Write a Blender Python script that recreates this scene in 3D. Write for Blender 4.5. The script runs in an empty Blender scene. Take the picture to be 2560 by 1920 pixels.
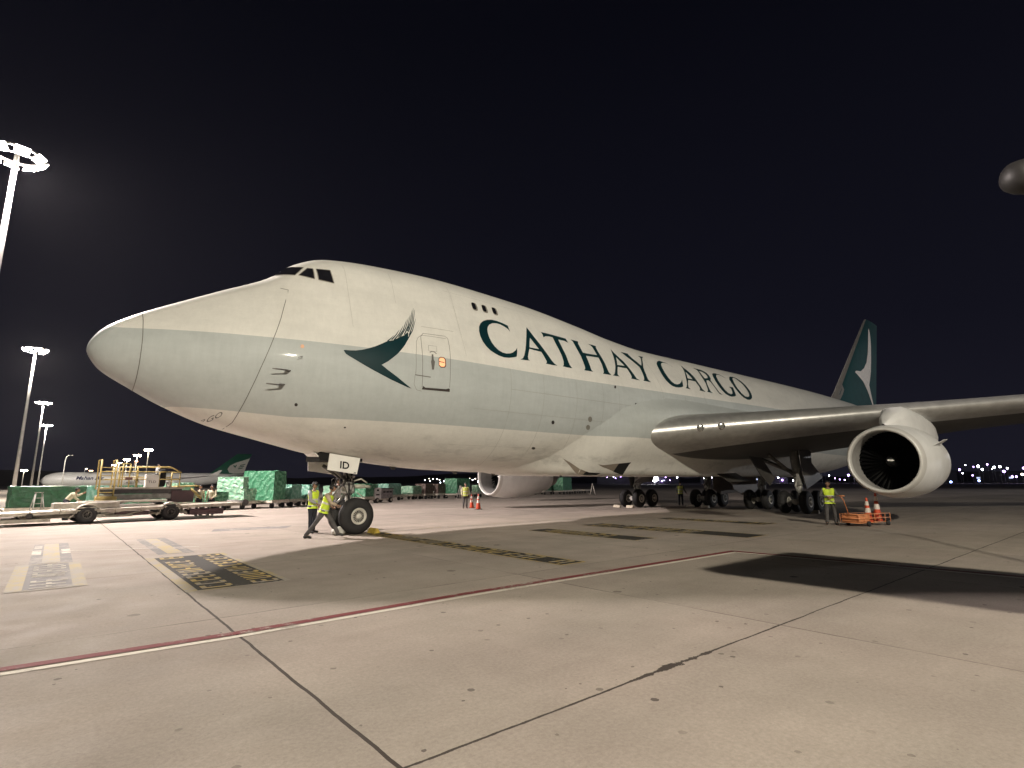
import bpy, bmesh, math, random
from mathutils import Vector, Matrix, geometry
R=math.radians
sc=bpy.context.scene
# ------------------------------------------------------------------ camera, world, exposure
cam=bpy.data.cameras.new('camera'); camo=bpy.data.objects.new('camera',cam); sc.collection.objects.link(camo)
CP=Vector((-.2271,-18.5328,1.7189)); YAW=.8714; PIT=.1823; ROL=-.0047
fw=Vector((math.cos(YAW)*math.cos(PIT),math.sin(YAW)*math.cos(PIT),math.sin(PIT)))
rt=Vector((math.sin(YAW),-math.cos(YAW),0)); up=rt.cross(fw)
r2=rt*math.cos(ROL)+up*math.sin(ROL); u2=-rt*math.sin(ROL)+up*math.cos(ROL)
M=Matrix((r2,u2,-fw)).transposed().to_4x4(); M.translation=CP; camo.matrix_world=M
cam.sensor_width=36; cam.lens=1340.08/2560*36; cam.clip_start=.1; cam.clip_end=6000
sc.camera=camo
W=bpy.data.worlds.new('World'); sc.world=W; W.use_nodes=True
nt=W.node_tree; nt.nodes.clear()
wo=nt.nodes.new('ShaderNodeOutputWorld'); bg=nt.nodes.new('ShaderNodeBackground')
tc=nt.nodes.new('ShaderNodeTexCoord'); sp=nt.nodes.new('ShaderNodeSeparateXYZ'); rp=nt.nodes.new('ShaderNodeValToRGB')
nz=nt.nodes.new('ShaderNodeTexNoise'); nz.inputs['Scale'].default_value=1.6; nz.inputs['Detail'].default_value=3
mm=nt.nodes.new('ShaderNodeMath'); mm.operation='MULTIPLY_ADD'; mm.inputs[1].default_value=.12
nt.links.new(tc.outputs['Generated'],sp.inputs[0]); nt.links.new(tc.outputs['Generated'],nz.inputs['Vector'])
nt.links.new(nz.outputs['Fac'],mm.inputs[0]); nt.links.new(sp.outputs['Z'],mm.inputs[2])
nt.links.new(mm.outputs[0],rp.inputs[0])
e=rp.color_ramp.elements
e[0].position=.05; e[0].color=(.0100,.0096,.0165,1)
e[1].position=.75; e[1].color=(.0016,.0018,.0042,1)
x=e.new(.32); x.color=(.0048,.0049,.0098,1)
nt.links.new(rp.outputs[0],bg.inputs[0]); bg.inputs[1].default_value=1.0
nt.links.new(bg.outputs[0],wo.inputs[0])
vs=sc.view_settings; vs.view_transform='Standard'; vs.look='None'; vs.exposure=0; vs.gamma=1
# ------------------------------------------------------------------ helpers
def link(o,parent=None):
    sc.collection.objects.link(o)
    if parent: o.parent=parent
    return o
def tag(o,label=None,cat=None,group=None,kind=None):
    if label:o['label']=label
    if cat:o['category']=cat
    if group:o['group']=group
    if kind:o['kind']=kind
    return o
def empty(name,loc=(0,0,0),rz=0,label=None,cat=None,group=None):
    o=bpy.data.objects.new(name,None); o.empty_display_size=.3; o.location=loc; o.rotation_euler=(0,0,rz)
    link(o); return tag(o,label,cat,group)
def copy_tree(o,parent=None):
    c=o.copy(); link(c,parent)
    for ch in list(o.children): copy_tree(ch,c)
    return c
class MB:
    def __init__(s): s.v=[];s.f=[];s.m=[];s.sm=[]
    def add(s,vs,fs,mi=0,smooth=False,T=None):
        b=len(s.v); s.v+=[tuple(T@Vector(v)) if T else tuple(v) for v in vs]
        for f in fs: s.f.append([b+i for i in f]); s.m.append(mi); s.sm.append(smooth)
        return s
    def box(s,c,d,mi=0,rz=0,T=None):
        x,y,z=[k/2 for k in d]; vs=[Vector((i*x,j*y,k*z)) for k in(-1,1) for j in(-1,1) for i in(-1,1)]
        Q=Matrix.Translation(Vector(c))@Matrix.Rotation(rz,4,'Z')
        if T: Q=T@Q
        return s.add(vs,[(0,2,3,1),(4,5,7,6),(0,1,5,4),(2,6,7,3),(0,4,6,2),(1,3,7,5)],mi,False,Q)
    def hexa(s,p,mi=0):
        return s.add(p,[(0,3,2,1),(4,5,6,7),(0,1,5,4),(1,2,6,5),(2,3,7,6),(3,0,4,7)],mi)
    def tube(s,pts,r,n=10,mi=0,cap=True,smooth=True):
        pts=[Vector(p) for p in pts]; rr=r if isinstance(r,(list,tuple)) else [r]*len(pts)
        b=len(s.v); prev=None
        for i,p in enumerate(pts):
            t=(pts[min(i+1,len(pts)-1)]-pts[max(i-1,0)])
            if t.length<1e-9: t=Vector((0,0,1))
            t.normalize()
            if prev is None: a=Vector((0,0,1)) if abs(t.z)<.9 else Vector((1,0,0)); u=t.cross(a).normalized()
            else: u=(prev-t*prev.dot(t)).normalized()
            prev=u; w=t.cross(u)
            for k in range(n):
                an=2*math.pi*k/n; s.v.append(tuple(p+(u*math.cos(an)+w*math.sin(an))*rr[i]))
        for i in range(len(pts)-1):
            for k in range(n):
                s.f.append([b+i*n+k,b+i*n+(k+1)%n,b+(i+1)*n+(k+1)%n,b+(i+1)*n+k]); s.m.append(mi); s.sm.append(smooth)
        if cap:
            s.f.append([b+k for k in range(n)][::-1]); s.m.append(mi); s.sm.append(False)
            s.f.append([b+(len(pts)-1)*n+k for k in range(n)]); s.m.append(mi); s.sm.append(False)
        return s
    def lathe(s,prof,o,ax,n=40,mi=0,smooth=True,sy=1.0,a0=0,a1=2*math.pi):
        """prof [(t along axis, radius)]"""
        o=Vector(o); ax=Vector(ax).normalized(); a=Vector((0,0,1)) if abs(ax.z)<.9 else Vector((1,0,0))
        u=ax.cross(a).normalized(); w=u.cross(ax); b=len(s.v)
        for t,r in prof:
            for k in range(n):
                an=2*math.pi*k/n; s.v.append(tuple(o+ax*t+u*(math.cos(an)*r)+w*(math.sin(an)*r)))
        for i in range(len(prof)-1):
            for k in range(n):
                s.f.append([b+i*n+k,b+(i+1)*n+k,b+(i+1)*n+(k+1)%n,b+i*n+(k+1)%n]); s.m.append(mi); s.sm.append(smooth)
        return s
    def prism(s,poly,d,mi=0):
        """poly 3-D points, extruded along d"""
        p=[Vector(q) for q in poly]; d=Vector(d); n=len(p)
        tri=geometry.tessellate_polygon([p])
        s.add(p+[q+d for q in p],[list(t) for t in tri]+[[i+n for i in t][::-1] for t in tri]+[[i,(i+1)%n,(i+1)%n+n,i+n] for i in range(n)],mi)
        return s
    def ball(s,c,r,n=12,m=8,mi=0):
        c=Vector(c); r=r if isinstance(r,(tuple,list)) else (r,r,r); vs=[];fs=[]
        for j in range(m+1):
            th=math.pi*j/m
            for k in range(n):
                ph=2*math.pi*k/n; vs.append((c.x+r[0]*math.sin(th)*math.cos(ph),c.y+r[1]*math.sin(th)*math.sin(ph),c.z+r[2]*math.cos(th)))
        for j in range(m):
            for k in range(n): fs.append((j*n+k,(j+1)*n+k,(j+1)*n+(k+1)%n,j*n+(k+1)%n))
        return s.add(vs,fs,mi,True)
    def build(s,name,mats,parent=None,bevel=0,auto=None):
        me=bpy.data.meshes.new(name); me.from_pydata(s.v,[],s.f); me.validate(clean_customdata=False)
        if not isinstance(mats,(list,tuple)): mats=[mats]
        for q in mats: me.materials.append(q)
        if len(me.polygons)==len(s.f):
            for i,p in enumerate(me.polygons): p.material_index=s.m[i]; p.use_smooth=s.sm[i]
        bm=bmesh.new(); bm.from_mesh(me); bmesh.ops.remove_doubles(bm,verts=bm.verts,dist=1e-5)
        bmesh.ops.recalc_face_normals(bm,faces=bm.faces); bm.to_mesh(me); bm.free()
        o=bpy.data.objects.new(name,me); link(o,parent)
        if bevel:
            b=o.modifiers.new('b','BEVEL'); b.width=bevel; b.segments=2; b.limit_method='ANGLE'; b.angle_limit=R(40)
        return o
# ------------------------------------------------------------------ materials
MT={}
def mat(name,col,rough=.6,metal=0,var=.12,scale=3,bump=0,bscale=20,spec=.5,emit=None,es=0,coat=0,aniso=None,trans=0):
    if name in MT: return MT[name]
    m=bpy.data.materials.new(name); m.use_nodes=True; t=m.node_tree; b=t.nodes['Principled BSDF']
    b.inputs['Roughness'].default_value=rough; b.inputs['Metallic'].default_value=metal; b.inputs['Specular IOR Level'].default_value=spec
    if coat: b.inputs['Coat Weight'].default_value=coat; b.inputs['Coat Roughness'].default_value=.08
    if emit: b.inputs['Emission Color'].default_value=(*emit,1); b.inputs['Emission Strength'].default_value=es
    c=t.nodes.new('ShaderNodeTexCoord'); n=t.nodes.new('ShaderNodeTexNoise'); n.inputs['Scale'].default_value=scale; n.inputs['Detail'].default_value=6
    t.links.new(c.outputs['Object'],n.inputs['Vector'])
    mr=t.nodes.new('ShaderNodeMapRange'); mr.inputs[1].default_value=.3; mr.inputs[2].default_value=.7; mr.inputs[3].default_value=1-var; mr.inputs[4].default_value=1+var
    t.links.new(n.outputs['Fac'],mr.inputs[0])
    mx=t.nodes.new('ShaderNodeVectorMath'); mx.operation='SCALE'; mx.inputs[0].default_value=col
    t.links.new(mr.outputs[0],mx.inputs['Scale']); t.links.new(mx.outputs[0],b.inputs['Base Color'])
    if bump:
        n2=t.nodes.new('ShaderNodeTexNoise'); n2.inputs['Scale'].default_value=bscale; n2.inputs['Detail'].default_value=4
        t.links.new(c.outputs['Object'],n2.inputs['Vector'])
        bp=t.nodes.new('ShaderNodeBump'); bp.inputs['Strength'].default_value=bump; bp.inputs['Distance'].default_value=.02
        t.links.new(n2.outputs['Fac'],bp.inputs['Height']); t.links.new(bp.outputs[0],b.inputs['Normal'])
    MT[name]=m; return m
class NG:
    """tiny node-graph helper"""
    def __init__(s,m): s.t=m.node_tree
    def n(s,ty,**k):
        a=s.t.nodes.new(ty)
        for q,v in k.items():
            setattr(a,q,v)
        return a
    def math(s,op,a,b=None,c=None,clamp=False):
        q=s.t.nodes.new('ShaderNodeMath'); q.operation=op; q.use_clamp=clamp
        for i,v in enumerate((a,b,c)):
            if v is None: continue
            if isinstance(v,(int,float)): q.inputs[i].default_value=v
            else: s.t.links.new(v,q.inputs[i])
        return q.outputs[0]
    def mix(s,f,a,b):
        q=s.t.nodes.new('ShaderNodeMix'); q.data_type='RGBA'
        for i,v in ((0,f),(6,a),(7,b)):
            if isinstance(v,(int,float)): q.inputs[i].default_value=v
            elif isinstance(v,tuple): q.inputs[i].default_value=(*v,1)
            else: s.t.links.new(v,q.inputs[i])
        return q.outputs[2]
    def noise(s,vec,scale,detail=5,rough=.55,mul=None):
        if mul:
            v=s.t.nodes.new('ShaderNodeVectorMath'); v.operation='MULTIPLY'; v.inputs[1].default_value=mul; s.t.links.new(vec,v.inputs[0]); vec=v.outputs[0]
        q=s.t.nodes.new('ShaderNodeTexNoise'); q.inputs['Scale'].default_value=scale; q.inputs['Detail'].default_value=detail; q.inputs['Roughness'].default_value=rough
        s.t.links.new(vec,q.inputs['Vector']); return q.outputs['Fac']
    def rng(s,x,a,b,c=0,d=1):
        q=s.t.nodes.new('ShaderNodeMapRange'); s.t.links.new(x,q.inputs[0])
        for i,v in enumerate((a,b,c,d)): q.inputs[i+1].default_value=v
        return q.outputs[0]
    def link(s,a,b): s.t.links.new(a,b)
WHITE=(.77,.755,.71)
def livery():
    m=bpy.data.materials.new('livery_paint'); m.use_nodes=True; g=NG(m); b=m.node_tree.nodes['Principled BSDF']
    c=g.n('ShaderNodeTexCoord').outputs['Object']; s=g.n('ShaderNodeSeparateXYZ'); g.link(c,s.inputs[0]); X,Z=s.outputs['X'],s.outputs['Z']
    zu=g.math('MULTIPLY_ADD',g.math('MAXIMUM',g.math('SUBTRACT',X,15),0),.019,6.0)
    zl=g.math('MULTIPLY_ADD',g.math('MAXIMUM',g.math('SUBTRACT',5,X),0),.075,3.72)
    inb=g.math('MULTIPLY',g.math('LESS_THAN',Z,zu),g.math('GREATER_THAN',Z,zl))
    base=g.mix(inb,WHITE,(.49,.52,.515))
    dirt=g.rng(g.noise(c,1.3,8,.7,(.35,.35,1)),.3,.75,1.04,.87)
    d2=g.rng(g.noise(c,5,6,.75,(1.2,1,.14)),.35,.8,1.02,.92)
    low=g.math('LESS_THAN',Z,3.3)
    st=g.rng(g.noise(c,1.6,7,.7,(.4,1,1)),.52,.72,0,.35)
    grime=g.math('SUBTRACT',1,g.math('MULTIPLY',st,g.rng(Z,3.9,2.6,0,1)))
    f=g.math('MULTIPLY',g.math('MULTIPLY',dirt,d2),grime)
    v=g.n('ShaderNodeVectorMath',operation='SCALE'); g.link(base,v.inputs[0]); g.link(f,v.inputs['Scale']); g.link(v.outputs[0],b.inputs['Base Color'])
    b.inputs['Roughness'].default_value=.34
    g.link(g.rng(g.noise(c,2,4),.3,.7,.50,.62),b.inputs['Roughness']); b.inputs['Specular IOR Level'].default_value=.35
    b.inputs['Coat Weight'].default_value=.16; b.inputs['Coat Roughness'].default_value=.06
    # gentle skin waviness
    bp=g.n('ShaderNodeBump'); bp.inputs['Strength'].default_value=.12; bp.inputs['Distance'].default_value=.03
    g.link(g.noise(c,1.1,3,.5,(1,1,1)),bp.inputs['Height']); g.link(bp.outputs[0],b.inputs['Normal'])
    return m
def concrete():
    m=bpy.data.materials.new('apron_concrete'); m.use_nodes=True; g=NG(m); b=m.node_tree.nodes['Principled BSDF']
    c=g.n('ShaderNodeTexCoord').outputs['Object']
    wn=g.n('ShaderNodeTexNoise'); wn.inputs['Scale'].default_value=1.4; wn.inputs['Detail'].default_value=5; g.link(c,wn.inputs['Vector'])
    sv=g.n('ShaderNodeSeparateXYZ'); g.link(wn.outputs['Color'],sv.inputs[0])
    s=g.n('ShaderNodeSeparateXYZ'); g.link(c,s.inputs[0])
    X=g.math('MULTIPLY_ADD',g.math('SUBTRACT',sv.outputs[0],.5),.05,s.outputs[0]); Y=g.math('MULTIPLY_ADD',g.math('SUBTRACT',sv.outputs[1],.5),.05,s.outputs[1])
    def grid(v,off,step,w0,w1):
        f=g.math('FRACT',g.math('DIVIDE',g.math('ADD',g.math('SUBTRACT',v,off),1000*step+step/2),step))
        d=g.math('MULTIPLY',g.math('ABSOLUTE',g.math('SUBTRACT',f,.5)),step)
        return g.rng(d,w0,w1,1,0)
    jx=grid(X,1.6,5.15,.006,.016); jy=grid(Y,-15.3,4.93,.006,.016)
    fade=g.rng(g.noise(c,.7,4),.42,.6,.25,.9)
    j=g.math('MULTIPLY',g.math('MAXIMUM',jx,jy),fade)
    # the two wide joints
    w=g.noise(c,3.5,8,.8); gx=g.math('SUBTRACT',1,g.math('MINIMUM',g.math('ABSOLUTE',g.math('DIVIDE',g.math('SUBTRACT',s.outputs[0],4.55),.75)),1)); wd=g.math('MULTIPLY_ADD',g.math('MAXIMUM',g.math('SUBTRACT',w,.45),0),g.math('MULTIPLY_ADD',gx,.34,.05),.009)
    s1=g.math('LESS_THAN',g.math('ABSOLUTE',g.math('SUBTRACT',X,1.6)),.016)
    s2=g.math('LESS_THAN',g.math('ABSOLUTE',g.math('SUBTRACT',Y,-15.3)),wd)
    J=g.math('MAXIMUM',j,g.math('MAXIMUM',s1,s2),None,True)
    big=g.rng(g.noise(c,.11,5,.6),.3,.7,.86,1.12); mid=g.rng(g.noise(c,.9,9,.72),.3,.7,.88,1.10); fine=g.rng(g.noise(c,26,6,.85),.3,.7,.78,1.2)
    streak=g.rng(g.noise(c,.6,6,.6,(.18,1.6,1)),.35,.7,1.05,.90)
    # slab-to-slab tone
    fl=g.n('ShaderNodeVectorMath',operation='FLOOR'); dv=g.n('ShaderNodeVectorMath',operation='DIVIDE'); dv.inputs[1].default_value=(5.15,4.93,1000)
    ad=g.n('ShaderNodeVectorMath',operation='ADD'); ad.inputs[1].default_value=(-1.6+515,15.3+493,500); g.link(c,ad.inputs[0]); g.link(ad.outputs[0],dv.inputs[0]); g.link(dv.outputs[0],fl.inputs[0])
    wnn=g.n('ShaderNodeTexWhiteNoise'); g.link(fl.outputs[0],wnn.inputs['Vector']); slab=g.rng(wnn.outputs['Value'],0,1,.93,1.06)
    tone=g.math('MULTIPLY',g.math('MULTIPLY',g.math('MULTIPLY',big,mid),g.math('MULTIPLY',fine,streak)),slab)
    # sparse oil spots
    vo=g.n('ShaderNodeTexVoronoi'); vo.inputs['Scale'].default_value=1.15; vo.inputs['Randomness'].default_value=1; g.link(c,vo.inputs['Vector'])
    sc_=g.n('ShaderNodeSeparateXYZ'); g.link(vo.outputs['Color'],sc_.inputs[0])
    rad=g.math('MULTIPLY',g.math('MAXIMUM',g.math('SUBTRACT',sc_.outputs[0],.74),0),.58)
    nd=g.math('MULTIPLY_ADD',g.math('SUBTRACT',g.noise(c,14,3),.5),.06,vo.outputs['Distance'])
    v2=g.n('ShaderNodeTexVoronoi'); v2.inputs['Scale'].default_value=6; g.link(c,v2.inputs['Vector']); s2_=g.n('ShaderNodeSeparateXYZ'); g.link(v2.outputs['Color'],s2_.inputs[0])
    pit=g.math('MULTIPLY',g.math('LESS_THAN',g.math('MULTIPLY_ADD',g.math('SUBTRACT',g.noise(c,40,2),.5),.12,v2.outputs['Distance']),g.math('MULTIPLY',g.math('MAXIMUM',g.math('SUBTRACT',s2_.outputs[0],.66),0),.62)),g.rng(s2_.outputs[1],0,1,.15,.85))
    spot=g.math('MAXIMUM',pit,g.math('MULTIPLY',g.math('LESS_THAN',nd,rad),g.rng(sc_.outputs[1],0,1,.3,.9)))
    col=g.mix(g.math('MULTIPLY',g.rng(g.noise(c,.35,4),.35,.65,0,1),1),(.296,.260,.224),(.314,.268,.234))
    v=g.n('ShaderNodeVectorMath',operation='SCALE'); g.link(col,v.inputs[0]); g.link(tone,v.inputs['Scale'])
    c2=g.mix(spot,v.outputs[0],(.055,.045,.04)); c3=g.mix(J,c2,(.045,.036,.03)); g.link(c3,b.inputs['Base Color'])
    g.link(g.rng(g.noise(c,1.5,5),.3,.7,.75,.95),b.inputs['Roughness']); b.inputs['Specular IOR Level'].default_value=.22
    bp=g.n('ShaderNodeBump'); bp.inputs['Strength'].default_value=.35; bp.inputs['Distance'].default_value=.02
    h=g.math('SUBTRACT',g.math('ADD',g.noise(c,30,4,.7),g.math('MULTIPLY',g.noise(c,4,4),.6)),g.math('MULTIPLY',J,1.2)); g.link(h,bp.inputs['Height']); g.link(bp.outputs[0],b.inputs['Normal'])
    return m
def paint(name,col,wear=.45,under=(.3,.27,.235)):
    """worn ground paint"""
    m=bpy.data.materials.new(name); m.use_nodes=True; g=NG(m); b=m.node_tree.nodes['Principled BSDF']
    c=g.n('ShaderNodeTexCoord').outputs['Object']
    n=g.noise(c,7,8,.75); n2=g.noise(c,1.2,4)
    f=g.rng(g.math('ADD',n,g.math('MULTIPLY',g.math('SUBTRACT',n2,.5),.7)),wear,wear+.14,0,1)
    g.link(g.mix(f,under,col),b.inputs['Base Color']); b.inputs['Roughness'].default_value=.82; b.inputs['Specular IOR Level'].default_value=.32
    return m
M_liv=livery()
M_white=mat('white_paint',WHITE,.35,0,.06,2,coat=.2)
M_green=mat('dark_green_paint',(.0015,.025,.031),.5,0,.1,2,spec=.25)
M_line=mat('panel_line',(.15,.14,.125),.7,0,.1,5)
M_glass=mat('dark_glass',(.012,.012,.016),.06,0,.3,4,spec=.6)
M_dark=mat('dark_rubber',(.018,.017,.018),.75,0,.25,6,bump=.1)
M_black=mat('black_void',(.004,.004,.004),.9,0,.1,3)
M_metal=mat('bare_aluminium',(.60,.595,.58),.38,.65,.12,3,bump=.05,bscale=3)
M_dull=mat('dull_metal',(.20,.19,.175),.5,.6,.25,6)
M_strut=mat('grey_gear_paint',(.36,.35,.33),.45,.1,.2,6)
M_chrome=mat('chrome',(.7,.7,.7),.12,1,.05,3)
M_wing=mat('shaded_wing_grey',(.070,.065,.060),.5,.1,.18,1.0)  # wing underside grey darkened: its shade is put into the colour
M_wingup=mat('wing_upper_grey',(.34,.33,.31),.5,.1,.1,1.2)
M_nac=mat('nacelle_paint',(.76,.76,.76),.5,0,.06,1.5,spec=.3)
M_fan=mat('fan_blade',(.003,.003,.0035),.8,.0,.2,3,spec=.05)
M_lamp=mat('lamp_glow',(1,.95,.8),.5,0,0,1,emit=(1,.90,.68),es=90)
PA_,PB_,PD_=103000,86000,150000; AIMA=(14,-2,3); AIMB=(21,7,0); HZ=4.5e-5
LETTERS=[[[(13.185,7.702),(13.173,8.005),(12.899,8.073),(12.631,8.111),(12.352,8.105),(12.114,8.047),(11.891,7.941),(11.711,7.792),(11.596,7.622),(11.531,7.417),(11.521,7.202),(11.562,6.976),(11.666,6.786),(11.798,6.647),(11.972,6.549),(12.182,6.469),(12.410,6.437),(12.657,6.458),(12.894,6.514),(13.081,6.574),(13.182,6.763),(13.276,7.010),(13.159,6.880),(12.949,6.736),(12.785,6.668),(12.580,6.627),(12.399,6.644),(12.237,6.710),(12.098,6.838),(12.000,7.009),(11.952,7.214),(11.945,7.404),(11.984,7.581),(12.048,7.716),(12.165,7.840),(12.349,7.939),(12.558,7.984),(12.751,7.978),(12.904,7.934),(13.053,7.877),(13.140,7.806)]],
[[(14.267,8.160),(14.386,7.972),(14.532,7.712),(14.709,7.419),(14.807,7.230),(14.918,7.005),(15.036,6.731),(15.141,6.584),(15.291,6.512),(14.963,6.496),(14.615,6.512),(14.720,6.582),(14.716,6.643),(14.677,6.825),(14.610,7.042),(14.209,7.061),(13.964,7.081),(13.829,6.872),(13.712,6.681),(13.683,6.555),(13.751,6.506),(13.502,6.491),(13.244,6.482),(13.398,6.558),(13.524,6.699),(13.697,6.973),(13.862,7.277),(14.048,7.669)],[(14.239,7.655),(14.528,7.163),(14.311,7.155),(14.000,7.151),(14.124,7.427)]],
[[(15.081,8.094),(15.553,8.098),(16.023,8.089),(16.609,8.072),(16.670,7.854),(16.578,7.892),(16.455,7.924),(16.050,7.914),(16.061,7.710),(16.092,7.391),(16.117,7.128),(16.089,6.833),(16.094,6.651),(16.184,6.524),(15.867,6.516),(15.612,6.529),(15.704,6.606),(15.783,6.785),(15.827,7.053),(15.811,7.368),(15.761,7.654),(15.717,7.958),(15.485,7.961),(15.269,7.924),(15.114,7.839),(15.125,7.962)]],
[[(16.944,8.092),(17.465,8.087),(17.385,7.970),(17.401,7.759),(17.418,7.494),(17.678,7.497),(18.102,7.514),(18.428,7.541),(18.414,7.742),(18.400,7.945),(18.314,8.047),(18.165,8.086),(18.470,8.101),(18.738,8.083),(18.662,7.979),(18.660,7.757),(18.708,7.444),(18.710,7.127),(18.655,6.836),(18.667,6.672),(18.773,6.556),(18.446,6.547),(18.183,6.546),(18.289,6.619),(18.344,6.763),(18.429,7.055),(18.448,7.406),(18.015,7.385),(17.531,7.354),(17.518,7.135),(17.483,6.909),(17.454,6.715),(17.450,6.608),(17.525,6.545),(17.240,6.545),(16.940,6.541),(17.036,6.615),(17.081,6.714),(17.123,6.962),(17.152,7.240),(17.121,7.484),(17.087,7.786),(17.057,8.007)]],
[[(19.916,8.141),(20.038,7.931),(20.206,7.729),(20.402,7.517),(20.493,7.287),(20.554,7.025),(20.632,6.801),(20.689,6.637),(20.917,6.558),(20.560,6.563),(20.232,6.572),(20.351,6.663),(20.354,6.821),(20.290,7.129),(19.925,7.110),(19.606,7.106),(19.423,6.890),(19.288,6.675),(19.295,6.620),(19.371,6.562),(19.100,6.553),(18.877,6.556),(19.054,6.643),(19.191,6.801),(19.455,7.127),(19.659,7.455),(19.804,7.782)],[(19.972,7.704),(20.087,7.495),(20.250,7.249),(19.988,7.233),(19.664,7.212),(19.806,7.419)]],
[[(20.698,8.131),(21.321,8.132),(21.292,8.078),(21.436,7.878),(21.657,7.691),(21.824,7.511),(22.047,7.722),(22.261,7.984),(22.279,8.070),(22.187,8.154),(22.650,8.169),(22.412,8.043),(22.182,7.743),(21.896,7.411),(21.770,7.172),(21.665,6.853),(21.655,6.690),(21.801,6.577),(21.471,6.579),(21.189,6.581),(21.314,6.660),(21.395,6.817),(21.478,7.099),(21.564,7.391),(21.424,7.542),(21.238,7.717),(21.032,7.873),(20.893,8.007)]],
[[(25.022,7.867),(24.872,8.035),(24.635,8.122),(24.281,8.153),(24.059,8.169),(23.780,8.069),(23.536,7.909),(23.429,7.727),(23.334,7.450),(23.245,7.116),(23.303,6.873),(23.456,6.709),(23.664,6.597),(23.933,6.563),(24.243,6.581),(24.476,6.623),(24.723,6.693),(24.847,6.881),(25.046,7.150),(24.789,6.970),(24.486,6.821),(24.232,6.758),(23.984,6.758),(23.787,6.873),(23.692,7.081),(23.711,7.375),(23.778,7.647),(23.901,7.882),(24.063,8.011),(24.316,8.087),(24.604,8.099),(24.837,8.047),(24.950,7.977)]],
[[(26.153,8.242),(26.206,8.065),(26.352,7.890),(26.519,7.705),(26.640,7.515),(26.656,7.279),(26.672,7.044),(26.675,6.780),(26.870,6.623),(26.601,6.635),(26.257,6.651),(26.410,6.733),(26.482,6.921),(26.420,7.214),(26.041,7.215),(25.710,7.215),(25.372,6.915),(25.236,6.707),(25.368,6.612),(25.137,6.617),(24.879,6.618),(25.074,6.719),(25.271,6.902),(25.557,7.235),(25.872,7.648),(26.047,7.987)],[(26.063,7.778),(26.199,7.558),(26.307,7.335),(26.045,7.317),(25.763,7.313),(25.918,7.519)]],
[[(27.386,8.232),(27.933,8.221),(28.336,8.187),(28.555,8.067),(28.594,7.887),(28.529,7.662),(28.381,7.554),(28.383,7.292),(28.432,7.021),(28.472,6.786),(28.727,6.645),(28.444,6.665),(28.342,6.805),(28.293,7.107),(28.222,7.411),(28.086,7.498),(27.841,7.460),(27.637,7.199),(27.516,6.912),(27.488,6.742),(27.653,6.638),(27.347,6.650),(27.066,6.655),(27.234,6.746),(27.369,6.962),(27.526,7.254),(27.550,7.533),(27.585,7.818),(27.659,8.122)],[(27.770,8.063),(28.140,8.062),(28.312,7.939),(28.307,7.775),(28.198,7.654),(27.805,7.584),(27.755,7.771)]],
[[(30.646,7.945),(30.461,8.073),(30.181,8.170),(29.798,8.201),(29.453,8.161),(29.227,8.070),(29.022,7.873),(28.937,7.573),(28.941,7.256),(28.992,6.983),(29.149,6.793),(29.410,6.685),(29.748,6.645),(30.119,6.698),(30.427,6.794),(30.551,7.020),(30.733,7.365),(30.220,7.340),(30.371,7.250),(30.275,7.060),(30.131,6.884),(29.866,6.820),(29.595,6.860),(29.421,7.032),(29.343,7.340),(29.337,7.660),(29.470,7.934),(29.784,8.112),(30.118,8.134),(30.379,8.062)]],
[[(31.259,8.107),(31.534,8.206),(31.994,8.272),(32.357,8.180),(32.622,7.975),(32.788,7.648),(32.849,7.354),(32.707,7.040),(32.442,6.828),(32.025,6.677),(31.663,6.658),(31.304,6.763),(31.085,6.972),(30.975,7.321),(30.943,7.683),(30.990,7.915)],[(31.850,8.190),(32.073,8.173),(32.261,8.006),(32.444,7.758),(32.521,7.428),(32.474,7.163),(32.275,6.957),(31.958,6.857),(31.631,6.870),(31.392,7.061),(31.282,7.358),(31.304,7.710),(31.518,8.024)]]]
BIRD=[(6.226,5.812),(6.261,5.832),(6.418,5.836),(6.596,5.853),(6.794,5.903),(6.998,5.979),(7.227,6.081),(7.426,6.191),(7.656,6.331),(7.883,6.398),(8.066,6.526),(8.293,6.652),(8.435,6.799),(8.450,6.768),(8.439,6.654),(8.358,6.441),(8.247,6.271),(8.101,6.080),(7.945,5.903),(7.779,5.751),(7.621,5.612),(7.413,5.472),(7.627,5.323),(7.950,5.130),(8.205,4.966),(8.478,4.803),(8.321,4.836),(8.050,4.923),(7.744,5.024),(7.448,5.144),(7.161,5.264),(6.883,5.394),(6.611,5.534),(6.399,5.642),(6.294,5.706)]
STRANDS=[[(7.656,6.331),(7.792,6.449),(7.915,6.589)],
[(7.804,6.397),(8.002,6.626),(8.151,6.840)],
[(7.883,6.398),(8.111,6.666),(8.320,7.028)],
[(8.068,6.537),(8.288,6.853),(8.496,7.302)],
[(8.133,6.559),(8.387,6.938),(8.585,7.412)],
[(8.297,6.675),(8.487,7.024),(8.673,7.535)],
[(8.430,6.832),(8.622,7.233),(8.779,7.747)],
[(8.469,6.816),(8.678,7.243),(8.849,7.845)],
[(8.476,6.683),(8.708,7.180),(8.890,7.794)],
[(8.352,6.462),(8.631,6.890),(8.853,7.417)]]
RADSEAM=[(1.158,6.546),(1.180,6.261),(1.188,5.694),(1.186,5.279),(1.187,4.933),(1.185,4.610),(1.180,4.346)]
DOORSEAM=[(4.635,7.899),(4.831,7.841),(4.797,7.657),(4.532,6.722),(4.286,5.996),(4.126,5.484),(3.995,5.048),(3.832,4.413),(3.699,3.812),(3.652,3.542),(3.546,3.386)]
DOOR=[(8.843,4.886),(8.822,5.489),(8.858,6.321),(8.900,6.700),(9.016,6.850),(9.863,6.883),(9.975,6.810),(9.961,6.493),(9.877,5.616),(9.871,4.970)]
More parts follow.
